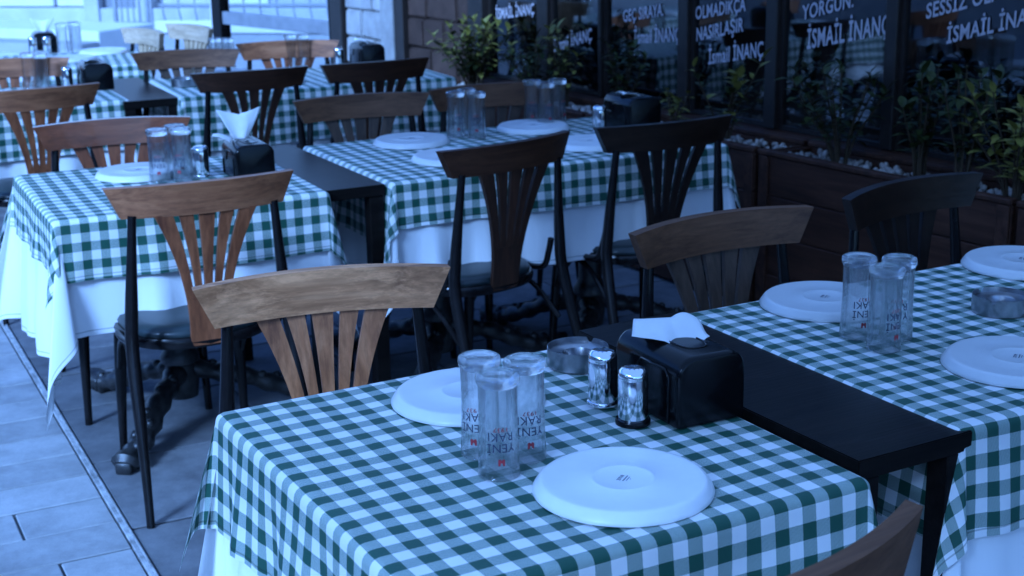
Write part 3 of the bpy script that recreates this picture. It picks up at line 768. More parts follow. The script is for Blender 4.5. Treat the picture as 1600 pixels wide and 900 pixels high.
    def stack(levels, name, m_, ang):
        bm = bmesh.new(); rings = []
        for (gr, z) in levels: rings.append([bm.verts.new((x, y, z)) for x, y in outline(gr)])
        for a, c in zip(rings, rings[1:]):
            for k in range(40): bm.faces.new((a[k], a[(k + 1) % 40], c[(k + 1) % 40], c[k]))
        bm.faces.new(rings[0][::-1])
        ct = bm.verts.new((0, 0, levels[-1][1] - (0.004 if 'pad' in name else 0)))
        for k in range(40): bm.faces.new((rings[-1][k], rings[-1][(k + 1) % 40], ct))
        return to_mesh(bm, name, ang, m_)
    D['seat'] = stack([(-0.012, 0.440), (-0.008, 0.456), (-0.016, 0.468), (-0.05, 0.474), (-0.12, 0.474)], 'seat_pad', M['vinyl'], True)
    D['seat_rim'] = stack([(-0.012, 0.415), (0.0, 0.420), (0.003, 0.436), (-0.002, 0.447), (-0.02, 0.450)], 'seat_rim', M['black_paint'], 40)
    return D
CH = chair_meshes()
CG = 'bistro chairs round the dining tables'
def chair(mid, yaw, wm, label, facing=1):
    """mid = plan position of the middle of the top rail; yaw of the rail; facing +1 away from camera, -1 towards it"""
    ya = yaw if facing > 0 else yaw + PI
    c, s = math.cos(ya), math.sin(ya)
    ox = mid[0] - (-s) * (-0.250); oy = mid[1] - c * (-0.250)
    t = empty('bistro_chair', (ox, oy, 0), ya, label=label, cat='chair', group=CG)
    wu = wm + '_upright'
    def part(name, me, m_=None):
        o = link(name, me, t)
        if m_ is not None:
            if not me.materials: me.materials.append(None)
            o.material_slots[0].link = 'OBJECT'; o.material_slots[0].material = m_
        return o
    part('rail', CH['rail'], M[wm])
    sp = part('splat', CH['splat'], WZ[wm])
    for q in CH['slat']: part('slat', q, WZ[wm])
    for q in CH['rear_leg']: part('leg', q)
    for q in CH['front_leg']: part('leg', q)
    for q in CH['bracket']: part('bracket', q)
    part('brace', CH['brace']); part('seat', CH['seat']); part('seat_rim', CH['seat_rim'])
    return t
chair((-0.372, 2.725), R(16.2), 'wood_weathered', 'weathered pale wood chair facing the camera across the closest table', -1)
chair((-0.790, 3.665), R(25.8), 'wood_brown', 'brown wood chair pushed under the kerb table, its fan back turned to the camera')
chair((-1.80, 5.53), R(31), 'wood_brown', 'brown wood chair at the left edge with its back to the camera')
chair((-1.300, 4.715), R(19.6), 'wood_red', 'glossy red-brown chair at the far side of the kerb table', -1)
chair((-1.055, 5.99), R(25), 'wood_dark', 'dark chair in front of the long back table, behind the napkin fan')
chair((-0.555, 6.22), R(27.1), 'wood_dark', 'near-black chair in front of the long back table, beside the stone wall')
chair((-0.535, 5.19), R(19.6), 'wood_walnut', 'walnut chair facing the camera behind the left end of the long middle table', -1)
chair((-0.070, 5.41), R(20.5), 'wood_walnut', 'walnut chair behind the glasses on the long middle table, under the leafy plant', -1)
chair((0.010, 4.165), R(41), 'wood_dark', 'dark slatted chair angled in front of the long middle table')
chair((0.500, 4.47), R(26), 'wood_black', 'near-black chair at the right front of the long middle table, before the napkin holder')
chair((0.455, 3.150), R(30.2), 'wood_walnut', 'grey-brown chair facing the camera behind the left end of the long right table', -1)
chair((0.965, 3.48), R(36), 'wood_black', 'black looking chair behind the long right table, beside the wooden planter', -1)
chair((0.300, 1.425), R(37), 'wood_walnut', 'weathered chair at the bottom right, only its curved top rail in view')
chair((-1.50, 6.80), R(13.3), 'wood_walnut', 'brown chair behind the small ashtray at the left end of the long back table', -1)
chair((-2.23, 6.56), R(14), 'wood_brown', 'brown chair behind the clustered glasses at the left edge', -1)
chair((-1.075, 7.13), R(11), 'wood_brown', 'red-brown chair behind the glasses on the long back table, in front of the screen post', -1)
chair((-1.93, 7.86), R(-52), 'wood_tan', 'pale tan chair at the right end of the farthest table, left of the two', -1)
chair((-1.72, 8.05), R(-50), 'wood_tan', 'small pale tan chair nearest the screen post, right of the two', -1)

# ------------------------------------------------------------------ things on the tables
ZT = 0.7515
PL = to_mesh(lathe([(0, 0.0172), (0.038, 0.0172), (0.042, 0.0183), (0.0445, 0.0187), (0.047, 0.0183), (0.051, 0.0171), (0.085, 0.0169), (0.112, 0.0176), (0.1175, 0.0180), (0.1205, 0.0174), (0.1245, 0.0142), (0.1295, 0.0068), (0.1325, 0.0015), (0.1318, 0.0), (0.126, 0.004), (0.11, 0.010), (0, 0.012)], 72), 'plate', True, M['porcelain'])
def stamp_mesh():
    bm = bmesh.new()
    def bar(x0, x1, y0, y1): 
        vs = [bm.verts.new((x, y, 0.01745)) for x, y in ((x0, y0), (x1, y0), (x1, y1), (x0, y1))]; bm.faces.new(vs)
    me = text_mesh('zme', 0.012, 0.8, 0.01, 'stamp')
    for v in me.vertices: v.co = Vector((v.co.x - 0.011, v.co.y + 0.001, 0.01745))
    bm.from_mesh(me); bpy.data.meshes.remove(me)
    for k in range(7): bar(-0.011 + 0.0031 * k, -0.011 + 0.0031 * k + 0.0024, -0.0045, -0.0025)
    for k in range(5): bar(-0.008 + 0.0031 * k, -0.008 + 0.0031 * k + 0.0022, -0.0085, -0.0070)
    bar(-0.001, 0.001, -0.012, -0.0105)
    me = bpy.data.meshes.new('stamp'); bm.to_mesh(me); bm.free(); me.materials.append(M['ink']); return me
STAMP = stamp_mesh()
def plate(x, y, label, rot=0.0):
    o = link('plate', PL, loc=(x, y, ZT), rotz=rot); tag(o, label, 'plate', 'white plates turned upside down')
    st = link('stamp', STAMP, o, rotz=R(-105) - rot + R(170))
    return o
plate(0.156, 1.945, 'upturned white plate with a maker stamp, at the front of the closest table')
plate(-0.078, 2.335, 'upturned white plate behind the three glasses on the closest table', 0.4)
plate(0.645, 2.872, 'upturned white plate behind the printed glasses on the long right table', 0.8)
plate(0.905, 2.465, 'upturned white plate cut by the right edge, in front of the ashtray', 1.4)
plate(1.150, 3.150, 'upturned white plate at the back of the long right table, behind the ashtray', 2.0)
plate(-1.150, 4.420, 'white plate on the kerb table beside the glasses', 1.2)
plate(-0.335, 4.905, 'leftmost white plate on the long middle table', 2.2)
plate(-0.185, 4.585, 'white plate half hidden by the angled dark chair', 0.3)
plate(0.085, 5.150, 'white plate under the right cluster of glasses on the long middle table', 0.9)
plate(0.270, 4.800, 'white plate at the right end of the middle table, left of the chrome shaker', 1.1)
plate(-1.36, 6.90, 'white plate at the back left of the long back table', 1.5)
plate(-1.05, 6.55, 'white plate at the front middle of the long back table', 1.9)
plate(-2.22, 6.22, 'white plate on the left edge table in front of the glasses', 0.9)
plate(-2.55, 7.40, 'white plate at the front of the farthest table', 0.5)
plate(-2.20, 7.95, 'white plate at the right end of the farthest table', 0.4)
plate(-2.28, 7.62, 'white plate near the right front of the farthest table', 1.4)

# glasses stand upside down: thick foot on top, open rim below
GB = [(0.0272, 0.1405), (0.0300, 0.1410), (0.0312, 0.1440), (0.0330, 0.147), (0.0332, 0.1525), (0.0318, 0.1575), (0.0275, 0.1600), (0.0245, 0.1602), (0.0225, 0.1588), (0.010, 0.1580), (0, 0.1578)]
GL = to_mesh(lathe([(0.0296, 0.1400), (0.0293, 0.12), (0.0293, 0.08), (0.0300, 0.04), (0.0316, 0.012), (0.0322, 0.002), (0.0316, 0.0), (0.0308, 0.0005), (0.0305, 0.012), (0.0286, 0.04), (0.0278, 0.08), (0.0278, 0.12), (0.0272, 0.1400)], 40), 'glass', True, M['glass'])
GBASE = to_mesh(lathe([(0, 0.1440), (0.012, 0.1435), (0.022, 0.1415)] + GB, 40), 'base', True, M['solid_glass'])
def print_mesh(lines, m_, name):
    bm = bmesh.new()
    for (txt, z, size, xs) in lines:
        me = text_mesh(txt, size, 1, 0.003, 't')
        w_ = max(v.co.x for v in me.vertices)
        for v in me.vertices:
            x = (v.co.x - w_ / 2) * xs; r = 0.0296
            a = x / r                      # upside down print: rotate by 180 degrees about the radial axis
            zz = z - v.co.y
            rr = 0.0293 + max(0, 0.0009 * (0.08 - zz) / 0.05) + 0.0004
            v.co = Vector((rr * math.sin(-a), -rr * math.cos(-a), zz))
        bm.from_mesh(me); bpy.data.meshes.remove(me)
    me = bpy.data.meshes.new(name); bm.to_mesh(me); bm.free(); me.materials.append(m_); return me
PR = print_mesh([('YENİ', 0.058, 0.019, 0.95), ('RAKI', 0.0755, 0.019, 0.95)], M['ink'], 'print')
PR2 = print_mesh([('1937', 0.0835, 0.0095, 1.2)], M['red_ink'], 'year')
def emblem():
    bm = bmesh.new(); h = 0.0055; z0 = 0.030
    P = [(-1, -1), (-0.45, -1), (-0.2, -0.2), (0.2, -0.2), (0.45, -1), (1, -1), (1, 0.6), (0.5, 1.0), (0, 0.5), (-0.5, 1.0), (-1, 0.6)]
    vs = []
    for (x, z) in P:
        a = x * h * 0.9 / 0.0305; vs.append(bm.verts.new((0.0312 * math.sin(a), -0.0312 * math.cos(a), z0 + z * h)))
    bm.faces.new(vs); me = bpy.data.meshes.new('emblem'); bm.to_mesh(me); bm.free(); me.materials.append(M['red_ink']); return me
EM = emblem()
def glass(x, y, label, prn=None, z=ZT, group='tumblers turned upside down on the tables'):
    o = link('glass', GL, loc=(x, y, z), rotz=0); tag(o, label, 'glass', group); link('base', GBASE, o)
    if prn is not None:
        for me in (PR, PR2, EM):
            link(me.name.split('.')[0], me, o, rotz=R(prn))
    return o
glass(-0.024, 2.010, 'front one of the three upturned glasses on the closest table', 8)
glass(-0.052, 2.092, 'left rear glass of the three on the closest table, over the plate', -20)
glass(0.017, 2.075, 'right rear glass of the three on the closest table', 14)
glass(0.660, 2.655, 'left upturned glass on the long right table, its lettering and red emblem clear', 12)
glass(0.692, 2.573, 'front upturned glass on the long right table, covering the other two in part', 32)
glass(0.732, 2.640, 'right rear upturned glass on the long right table', -14)
glass(-1.058, 4.310, 'left upturned glass on the kerb table', 10)
glass(-0.990, 4.325, 'right upturned glass on the kerb table, near the chrome shaker', -10)
glass(-1.020, 4.385, 'rear upturned glass on the kerb table, between two others', 40)
glass(-0.186, 5.020, 'leftmost upturned glass on the long middle table', 20)
glass(-0.148, 5.085, 'rear glass of the left cluster on the long middle table', 60)
glass(-0.112, 4.990, 'right front glass of the left cluster on the long middle table', 0)
glass(0.086, 5.285, 'left glass of the right cluster on the long middle table', 0, ZT)
glass(0.133, 5.215, 'front glass of the right cluster on the long middle table', 30, ZT)
glass(0.180, 5.300, 'right glass of the right cluster on the long middle table', 50, ZT)
glass(-1.405, 7.03, 'left glass of the pair at the left of the long back table')
glass(-1.342, 7.01, 'right glass of the pair at the left of the long back table')
glass(-1.062, 7.15, 'left glass of the pair in front of the red-brown chair')
glass(-1.000, 7.13, 'right glass of the pair in front of the red-brown chair')
glass(-2.145, 6.51, 'left glass of the cluster at the left edge')
glass(-2.075, 6.47, 'right glass of the cluster at the left edge')
glass(-2.110, 6.57, 'rear glass of the cluster at the left edge')
glass(-2.43, 7.98, 'left glass on the farthest table, right of the shakers')
glass(-2.36, 8.00, 'right glass on the farthest table, right of the shakers')
glass(-2.39, 8.07, 'rear glass on the farthest table, right of the shakers')

# shakers
SB = to_mesh(lathe([(0, 0.004), (0.0215, 0.004), (0.0222, 0.007), (0.0222, 0.074), (0.0218, 0.0755), (0.0222, 0.077), (0.0222, 0.080), (0.0205, 0.0865), (0.0165, 0.0905), (0.010, 0.0915), (0, 0.0915)], 40), 'body', 50, M['chrome'])
SR = to_mesh(lathe([(0, 0), (0.0250, 0), (0.0252, 0.003), (0.0240, 0.0062), (0.0226, 0.0068), (0.0, 0.0045)], 40), 'base_ring', 40, M['chrome'])
SRB = to_mesh(lathe([(0, 0), (0.0262, 0), (0.0265, 0.006), (0.0250, 0.0085), (0.0226, 0.009), (0.0, 0.0045)], 40), 'base_ring', 40, M['black_plastic'])
def holes():
    bm = bmesh.new()
    for (r, n) in ((0.0, 1), (0.006, 6), (0.011, 10)):
        for k in range(n):
            a = 2 * PI * k / n; bmesh.ops.create_circle(bm, cap_ends=True, radius=0.0011, segments=8, matrix=Matrix.Translation((r * math.cos(a), r * math.sin(a), 0.09165 if r < 0.01 else 0.0915)))
    me = to_mesh(bm, 'hole_pattern', mat=M['ink']); return me
HO = holes()
def shaker(x, y, label, black=False):
    t = empty('shaker', (x, y, ZT), random.uniform(0, 3), label=label, cat='shaker', group='chrome salt and pepper shakers'); t.scale = (1.10, 1.10, 1.04)
    link('body', SB, t); link('base_ring', SRB if black else SR, t); h = link('hole_pattern', HO, t); h['kind'] = 'stuff'
shaker(0.150, 2.305, 'left chrome shaker on the closest table, between the ashtray and black holder')
shaker(0.193, 2.212, 'front chrome shaker with a dark base, on the closest table', True)
shaker(-0.945, 4.375, 'chrome shaker on the kerb table, left of the napkin holder')
shaker(0.318, 5.060, 'chrome shaker on the long middle table, left of the black holder')
shaker(-0.825, 7.11, 'chrome shaker on the long back table, left of the black holder')
shaker(-1.975, 6.505, 'chrome shaker on the left edge table, right of the clustered glasses')
shaker(-2.575, 7.93, 'left chrome shaker on the farthest table')
shaker(-2.505, 7.945, 'right chrome shaker on the farthest table')

# ashtrays
def ashtray_mesh():
    n = 72; bm = bmesh.new()
    prof = [(0, 0.002), (0.0545, 0.0), (0.056, 0.002), (0.056, 0.036), (0.0545, 0.036), (0.0535, 0.0265), (0.031, 0.0255), (0.028, 0.0238), (0.0245, 0.014), (0.0235, 0.004), (0, 0.003)]
    rings = []
    for (r, z) in prof:
        if r == 0: rings.append([bm.verts.new((0, 0, z))]); continue
        rg = []
        for k in range(n):
            a = 2 * PI * k / n; zz = z
            if z == 0.036 and any(abs(((a - c + PI) % (2 * PI)) - PI) < 0.085 for c in (0.3, 2.4, 4.5)): zz = 0.0275
            rg.append(bm.verts.new((r * math.cos(a), r * math.sin(a), zz)))
        rings.append(rg)
    for a, bq in zip(rings, rings[1:]):
        for k in range(n):
            k2 = (k + 1) % n
            if len(a) == 1: bm.faces.new((a[0], bq[k], bq[k2]))
            elif len(bq) == 1: bm.faces.new((a[k], bq[0], a[k2]))
            else: bm.faces.new((a[k], bq[k], bq[k2], a[k2]))
    return to_mesh(bm, 'ashtray', 35, M['steel'])
ASH = ashtray_mesh()
def ashtray(x, y, label, rot=0.0):
    tag(link('ashtray', ASH, loc=(x, y, ZT), rotz=rot), label, 'ashtray', 'round steel ashtrays')
ashtray(0.118, 2.512, 'round steel ashtray at the back corner of the closest table', R(165))
ashtray(0.985, 2.800, 'round steel ashtray between two plates on the long right table', R(100))
ashtray(-1.455, 6.50, 'small steel ashtray at the left end of the long back table', 0.4)

# napkin holders: black boxes with a rounded top and a slot
def holder_mesh():
    bm = bmesh.new(); rings = []; n = 10; hw_, h_, r_c = 0.066, 0.118, 0.034
    def prof(ins):
        P = [(-hw_ + ins, 0.002)]
        for k in range(n + 1):
            a = PI - (PI / 2) * k / n; P.append((-hw_ + r_c + (r_c - ins) * math.cos(a), h_ - r_c + (r_c - ins) * math.sin(a)))
        for k in range(n + 1):
            a = PI / 2 - (PI / 2) * k / n; P.append((hw_ - r_c + (r_c - ins) * math.cos(a), h_ - r_c + (r_c - ins) * math.sin(a)))
        P.append((hw_ - ins, 0.002)); return P
    for (y, ins) in ((-0.098, 0.007), (-0.0965, 0.003), (-0.093, 0.0008), (-0.088, 0.0), (0.088, 0.0), (0.093, 0.0008), (0.0965, 0.003), (0.098, 0.007)):
        rings.append([bm.verts.new((x, y, z)) for x, z in prof(ins)])
    m_ = len(rings[0])
    for a, c in zip(rings, rings[1:]):
        for k in range(m_): bm.faces.new((a[k], a[(k + 1) % m_], c[(k + 1) % m_], c[k]))
    bm.faces.new(rings[0][::-1]); bm.faces.new(rings[-1])
    return to_mesh(bm, 'body', 40, M['black_plastic'])
HB = holder_mesh()
def lip_mesh():
    bm = bmesh.new()
    P = [(0.025 * math.copysign(abs(math.cos(a)) ** 0.6, math.cos(a)), 0.060 * math.copysign(abs(math.sin(a)) ** 0.6, math.sin(a)), 0.1180) for a in [2 * PI * k / 40 for k in range(41)]]
    tube(bm, P, 0.0020, 8, cap=False)
    return to_mesh(bm, 'slot_lip', True, M['black_plastic'])
HL = lip_mesh()
def side_panel():
    bm = bmesh.new()           # raised frame on the narrow sides and a finger notch outline on the long side
    P = [(-0.0665, -0.070, 0.004), (-0.0665, -0.070, 0.082), (-0.0665, -0.060, 0.092), (-0.0665, 0.010, 0.092), (-0.0665, 0.020, 0.082), (-0.0665, 0.024, 0.062), (-0.0665, 0.030, 0.058), (-0.0665, 0.070, 0.058), (-0.0665, 0.078, 0.050), (-0.0665, 0.078, 0.004)]
    tube(bm, P, 0.0028, 8)
    return to_mesh(bm, 'side_trim', True, M['black_plastic'])
HS = side_panel()
SLOT = to_mesh(box_bm(-0.021, 0.021, -0.056, 0.056, 0.1172, 0.1184), 'slot', mat=M['black_plastic'])
def holder(x, y, yaw, label, sc=1.0, z=ZT):
    t = empty('napkin_holder', (x, y, z), yaw, label=label, cat='napkin holder', group='black napkin holders')
    link('body', HB, t); link('slot_lip', HL, t); link('side_trim', HS, t); link('slot', SLOT, t)
    t.scale = (sc, sc, sc); return t
def napkin(x, y, yaw, shape, label, z=ZT, sc=1.0):
    """a thin folded tissue: grid of rows along the fold"""
    bm = bmesh.new(); nu, nv = 20, 22; G = []
    for i in range(nu + 1):
        u = -1 + 2 * i / nu; rw = []
        for j in range(nv + 1):
            v = j / nv
            if shape == 'flop':      # rises a little from the slot, folds over and lies across the top
                if v < 0.22: f = v / 0.22; px, pz, wd = -0.022 * f, 0.112 + 0.036 * f, 0.046 + 0.012 * f
                else:
                    f = (v - 0.22) / 0.78; px = -0.022 + 0.085 * f; pz = 0.148 - 0.006 * f - 0.010 * f * f + 0.004 * math.sin(f * 6); wd = 0.058 + 0.014 * f
                    pz -= 0.045 * f * f * math.exp(-((u - 0.45) / 0.35) ** 2) - 0.010 * math.sin(PI * min(1, max(0, (u - 0.2) / 0.8))); px -= 0.020 * f * (u + 0.3) ** 2
                pz += 0.003 * math.sin(u * 3 + v * 4) * v; py = u * wd
                px += 0.014 * u * v
            elif shape == 'fan':     # stands up and widens
                px = 0.004 * math.sin(u * 4) + 0.012 * v * v; pz = 0.112 + 0.085 * v - 0.012 * v * (1 - abs(u)) ; wd = 0.022 + 0.048 * v; py = u * wd
                pz += 0.008 * v * abs(u)
            else:                    # short lying flap
                px = -0.055 * v; pz = 0.114 + 0.034 * v - 0.018 * v * v + 0.003 * math.sin(u * 4); py = u * (0.046 - 0.018 * v)
            cr = 0.0028 * v * mnoise.noise(Vector((u * 3.5, v * 4.0, yaw * 3)))
            rw.append(bm.verts.new((px + cr, py, pz + cr)))
        G.append(rw)
    for i in range(nu):
        for j in range(nv):
            f = bm.faces.new((G[i][j], G[i + 1][j], G[i + 1][j + 1], G[i][j + 1]))
    # real (thin) thickness
    bmesh.ops.recalc_face_normals(bm, faces=bm.faces)
    bmesh.ops.solidify(bm, geom=bm.faces[:], thickness=0.0012)
    o = link('paper_napkin', to_mesh(bm, 'paper_napkin', True, M['paper']), loc=(x, y, z), rotz=yaw); o.scale = (sc, sc, sc)
    tag(o, label, 'napkin', 'white paper napkins in the black holders'); return o
HY = R(27)
holder(0.276, 2.290, HY, 'glossy black napkin holder on the closest table, beside the two chrome shakers')
napkin(0.258, 2.318, R(-86), 'flop', 'white napkin flopping out of the black holder on the closest table', ZT + 0.006, 0.90)
holder(-0.800, 4.375, R(24), 'black napkin holder on the kerb table, with a fan of napkin standing in it', 0.92)
napkin(-0.820, 4.39, R(112), 'fan', 'white napkin standing like a fan above the kerb table holder')
napkin(-0.845, 4.36, R(5), 'flap', 'white napkin flap leaning left out of the kerb table holder')
holder(0.440, 5.150, R(24), 'black napkin holder at the right end of the long middle table')
napkin(0.440, 5.150, R(40), 'flap', 'thin white napkin edge showing above the middle table holder')
holder(-0.690, 7.14, R(24), 'black napkin holder on the long back table, before the lit stone wall', 0.95)
napkin(-0.690, 7.14, R(15), 'flap', 'white napkin flap at the holder before the lit stone wall')
holder(-1.845, 6.49, R(24), 'black napkin holder on the left edge table, beside the narrow dark table')
napkin(-1.845, 6.49, R(60), 'flap', 'white napkin flap in the holder on the left edge table')
holder(-2.545, 8.03, R(20), 'black napkin holder on the farthest table', 0.95)
napkin(-2.545, 8.03, R(100), 'fan', 'white napkin standing in the holder on the farthest table', ZT, 0.9)

# ------------------------------------------------------------------ planters and plants
PZ = 0.62
def planter(t0, t1, label, o0=3.66, o1=3.93, h=PZ):
    # local frame is the wall frame
    t = empty('planter', tuple(wall((t0 + t1) / 2, (o0 + o1) / 2)), WY, label=label, cat='planter', group='wooden planters under the windows')
    L = (t1 - t0) / 2; Wd = (o1 - o0) / 2
    nb = 4; bh = (h - 0.02) / nb
    for k in range(nb):
        z0_, z1_ = 0.02 + k * bh + 0.002, 0.02 + (k + 1) * bh - 0.002
        j = random.uniform(-0.0015, 0.0015)
        for (xa, xb) in ((-Wd + j, -Wd + 0.020 + j), (Wd - 0.020 + j, Wd + j)):
            b_ = link('plank', to_mesh(box_bm(-L + 0.002, L - 0.002, xa, xb, z0_, z1_, 0.0025), 'plank', mat=M['plank']), t); b_.rotation_euler = (0, 0, PI / 2)
            b_.scale = (1, -1, 1)
        for (ya, yb) in ((-L, -L + 0.018), (L - 0.018, L)):
            link('end_plank', to_mesh(box_bm(-Wd + 0.0225, Wd - 0.0225, ya, yb, z0_, z1_, 0.0025), 'end_plank', mat=M['plank']), t)
    for sx in (-1, 1):
        for yy in (-L + 0.03, L - 0.03):
            link('corner_post', to_mesh(box_bm(sx * (Wd + 0.004) - 0.004, sx * (Wd + 0.004) + 0.012 * sx if sx > 0 else sx * (Wd + 0.004) + 0.004, yy - 0.024, yy + 0.024, 0.005, h - 0.004, 0.002), 'corner_post', mat=M['plank']), t)
    for xa, xb in ((-Wd - 0.010, -Wd + 0.026), (Wd - 0.026, Wd + 0.010)):
        link('rim_board', to_mesh(box_bm(xa, xb, -L, L, h, h + 0.018, 0.003), 'rim_board', mat=M['plank']), t)
    link('soil', to_mesh(box_bm(-Wd + 0.024, Wd - 0.024, -L + 0.02, L - 0.02, h - 0.12, h - 0.035), 'soil', mat=M['soil']), t)
    bm = bmesh.new(); rnd = random.Random(int(t0 * 100))
    for k in range(int(330 * (t1 - t0))):
        r = rnd.uniform(0.008, 0.019)
        mt = Matrix.Translation((rnd.uniform(-Wd + 0.035, Wd - 0.035), rnd.uniform(-L + 0.03, L - 0.03), h - 0.030 + rnd.uniform(0, 0.020))) @ Euler((rnd.uniform(0, 6), rnd.uniform(0, 6), 0)).to_matrix().to_4x4() @ Matrix.Diagonal((1.0, rnd.uniform(0.6, 0.95), rnd.uniform(0.5, 0.8), 1))
        bmesh.ops.create_icosphere(bm, subdivisions=1, radius=r, matrix=mt)
    pb = link('pebbles', to_mesh(bm, 'pebbles', True, M['pebble']), t); pb['kind'] = 'stuff'
    return t
planter(0.6, 1.78, 'wooden planter box nearest the camera, beyond the right edge')
planter(1.80, 2.80, 'wooden plank planter at the right edge under the light leafy shrub')
planter(2.82, 3.96, 'wooden plank planter behind the black looking chair, filled with white pebbles')
planter(3.98, 5.05, 'wooden plank planter behind the middle table holder, with pebbles and thin plants')
planter(5.07, 6.45, 'wooden plank planter at the foot of the shaded stone wall')

def leaf_bm(bm, base, dirv, L, Wd, droop=0.3, up=Vector((0, 0, 1))):
    d = dirv.normalized(); s = d.cross(up)
    if s.length < 0.05: s = Vector((1, 0, 0))
    s.normalize(); nrm = s.cross(d).normalized()
    prof = ((0, 0.08), (0.22, 0.72), (0.5, 1.0), (0.78, 0.68), (1.0, 0.05)); rows = []
    for (f, wv) in prof:
        c = base + d * (L * f) - nrm * (droop * L * f * f) 
        rows.append((bm.verts.new(c - s * Wd * wv * 0.5 + nrm * 0.12 * Wd * wv), bm.verts.new(c), bm.verts.new(c + s * Wd * wv * 0.5 + nrm * 0.12 * Wd * wv)))
    for a, b_ in zip(rows, rows[1:]):
        for k in range(2): bm.faces.new((a[k], a[k + 1], b_[k + 1], b_[k]))

def plant(t, off, h, spread, nst, nleaf, L, label, mats=('leaf_dark',), single=False, seed=1, top=None, z0_=PZ - 0.03, cat='plant', name='shrub'):
    rnd = random.Random(seed); p = wall(t, off, z0_)
    root = empty(name, tuple(p), 0, label=label, cat=cat, group='young shrubs in the planters')
    sb = bmesh.new(); lb = {m_: bmesh.new() for m_ in mats}
    for sidx in range(nst):
        a = rnd.uniform(0, 6.28); lean = spread * rnd.uniform(0.3, 1.0); hh = h * rnd.uniform(0.65, 1.0) if sidx else h
        P = spline([(0.02 * math.cos(a), 0.02 * math.sin(a), 0), (lean * 0.35 * math.cos(a), lean * 0.35 * math.sin(a), hh * 0.4), (lean * 0.75 * math.cos(a), lean * 0.75 * math.sin(a), hh * 0.75), (lean * math.cos(a), lean * math.sin(a), hh)], 5)
        tube(sb, P, [0.005 - 0.003 * i / (len(P) - 1) for i in range(len(P))], 6)
        for k in range(nleaf):
            f = 0.25 + 0.75 * (k + rnd.random()) / nleaf
            i = min(len(P) - 2, int(f * (len(P) - 1))); q = P[i].lerp(P[i + 1], f * (len(P) - 1) - i)
            az = k * 2.4 + rnd.uniform(-0.5, 0.5); el = rnd.uniform(-0.1, 0.9) + (0.5 if f > 0.9 else 0)
            dv = Vector((math.cos(az) * math.cos(el), math.sin(az) * math.cos(el), math.sin(el)))
            m_ = mats[-1] if (len(mats) > 1 and (f > 0.8 or rnd.random() < 0.25)) else mats[0]
            ll = L * rnd.uniform(0.65, 1.15)
            if single:
                b1 = bmesh.new(); leaf_bm(b1, q, dv, ll, ll * 0.52, rnd.uniform(0.1, 0.5)); o = link('leaf', to_mesh(b1, 'leaf', True, M[m_]), root)
            else: leaf_bm(lb[m_], q, dv, ll, ll * 0.5, rnd.uniform(0.1, 0.5))
    link('stem', to_mesh(sb, 'stem', True, M['bark']), root)
    for m_ in lb:
        if single: lb[m_].free(); continue
        if len(lb[m_].faces): o = link('foliage', to_mesh(lb[m_], 'foliage', True, M[m_]), root); o['kind'] = 'stuff'
        else: lb[m_].free()
plant(6.18, 3.78, 0.36, 0.22, 22, 22, 0.055, 'yellow-green bushy shrub before the shaded stone wall', ('leaf_dark', 'leaf_light'), seed=4)
plant(5.68, 3.80, 0.30, 0.18, 12, 14, 0.055, 'thin grey-green shrub with a dark hollow, right of the yellow-green bush', ('leaf_dark',), seed=8)
plant(5.45, 3.82, 0.38, 0.12, 9, 14, 0.055, 'slim shrub with light tip leaves before the far window', ('leaf_dark', 'leaf_light'), seed=9)
plant(4.98, 3.80, 0.36, 0.12, 10, 13, 0.055, 'slender dark shrub behind the shaker and holder of the middle table', ('leaf_dark', 'leaf_dark'), seed=15)
plant(4.63, 3.80, 0.19, 0.09, 5, 8, 0.05, 'shortest shrub, a few light leaves right of the middle table holder', ('leaf_light',), seed=19, single=True)
plant(4.30, 3.78, 0.35, 0.16, 7, 11, 0.060, 'two stemmed shrub under the slanted lettering, its tip reaching the words', ('leaf_dark', 'leaf_light'), seed=23, single=True)
plant(3.69, 3.80, 0.38, 0.22, 13, 14, 0.062, 'dense dark shrub between two window posts, left of the pair', ('leaf_dark',), seed=27, single=True)
plant(3.32, 3.80, 0.40, 0.13, 9, 12, 0.06, 'tall dark shrub right of the window post', ('leaf_dark',), seed=31, single=True)
plant(3.12, 3.78, 0.43, 0.15, 9, 13, 0.062, 'tallest dark shrub before the nearest lettered window', ('leaf_dark',), seed=37, single=True)
plant(2.88, 3.74, 0.36, 0.20, 12, 13, 0.060, 'light leafy shrub cut by the right edge', ('leaf_light', 'leaf_light'), seed=41, single=True)

# ------------------------------------------------------------------ glass screen at the end of the terrace and the street behind
def tz(px_): pass
scr = empty('glass_screen', (0, 0, 0), 0, label='glass wind screen on dark posts with a grey cross rail, at the terrace end', cat='wind screen')
A = Vector((-1.95, 10.0, 0)); B = Vector((-1.04, 9.02, 0)); dAB = (B - A); LAB = dAB.length; yAB = math.atan2(dAB.y, dAB.x)
scr.location = A; scr.rotation_euler = (0, 0, yAB)
link('post', to_mesh(box_bm(-0.055, 0.055, -0.04, 0.04, 0, 2.6, 0.004), 'post', mat=M['black_paint']), scr)
link('post', to_mesh(box_bm(LAB - 0.05, LAB + 0.05, -0.04, 0.04, 0, 2.6, 0.004), 'post', mat=M['black_paint']), scr)
link('edge_strip', to_mesh(box_bm(-0.085, -0.057, -0.03, 0.03, 0, 2.6, 0.003), 'edge_strip', mat=M['plaster_pale']), scr)
link('cross_rail', to_mesh(box_bm(0.057, LAB - 0.052, -0.025, 0.025, 0.715, 0.80, 0.004), 'cross_rail', mat=M['grey_iron']), scr)
link('cross_rail', to_mesh(box_bm(0.057, LAB - 0.052, -0.025, 0.025, 0.06, 0.12, 0.004), 'cross_rail', mat=M['grey_iron']), scr)
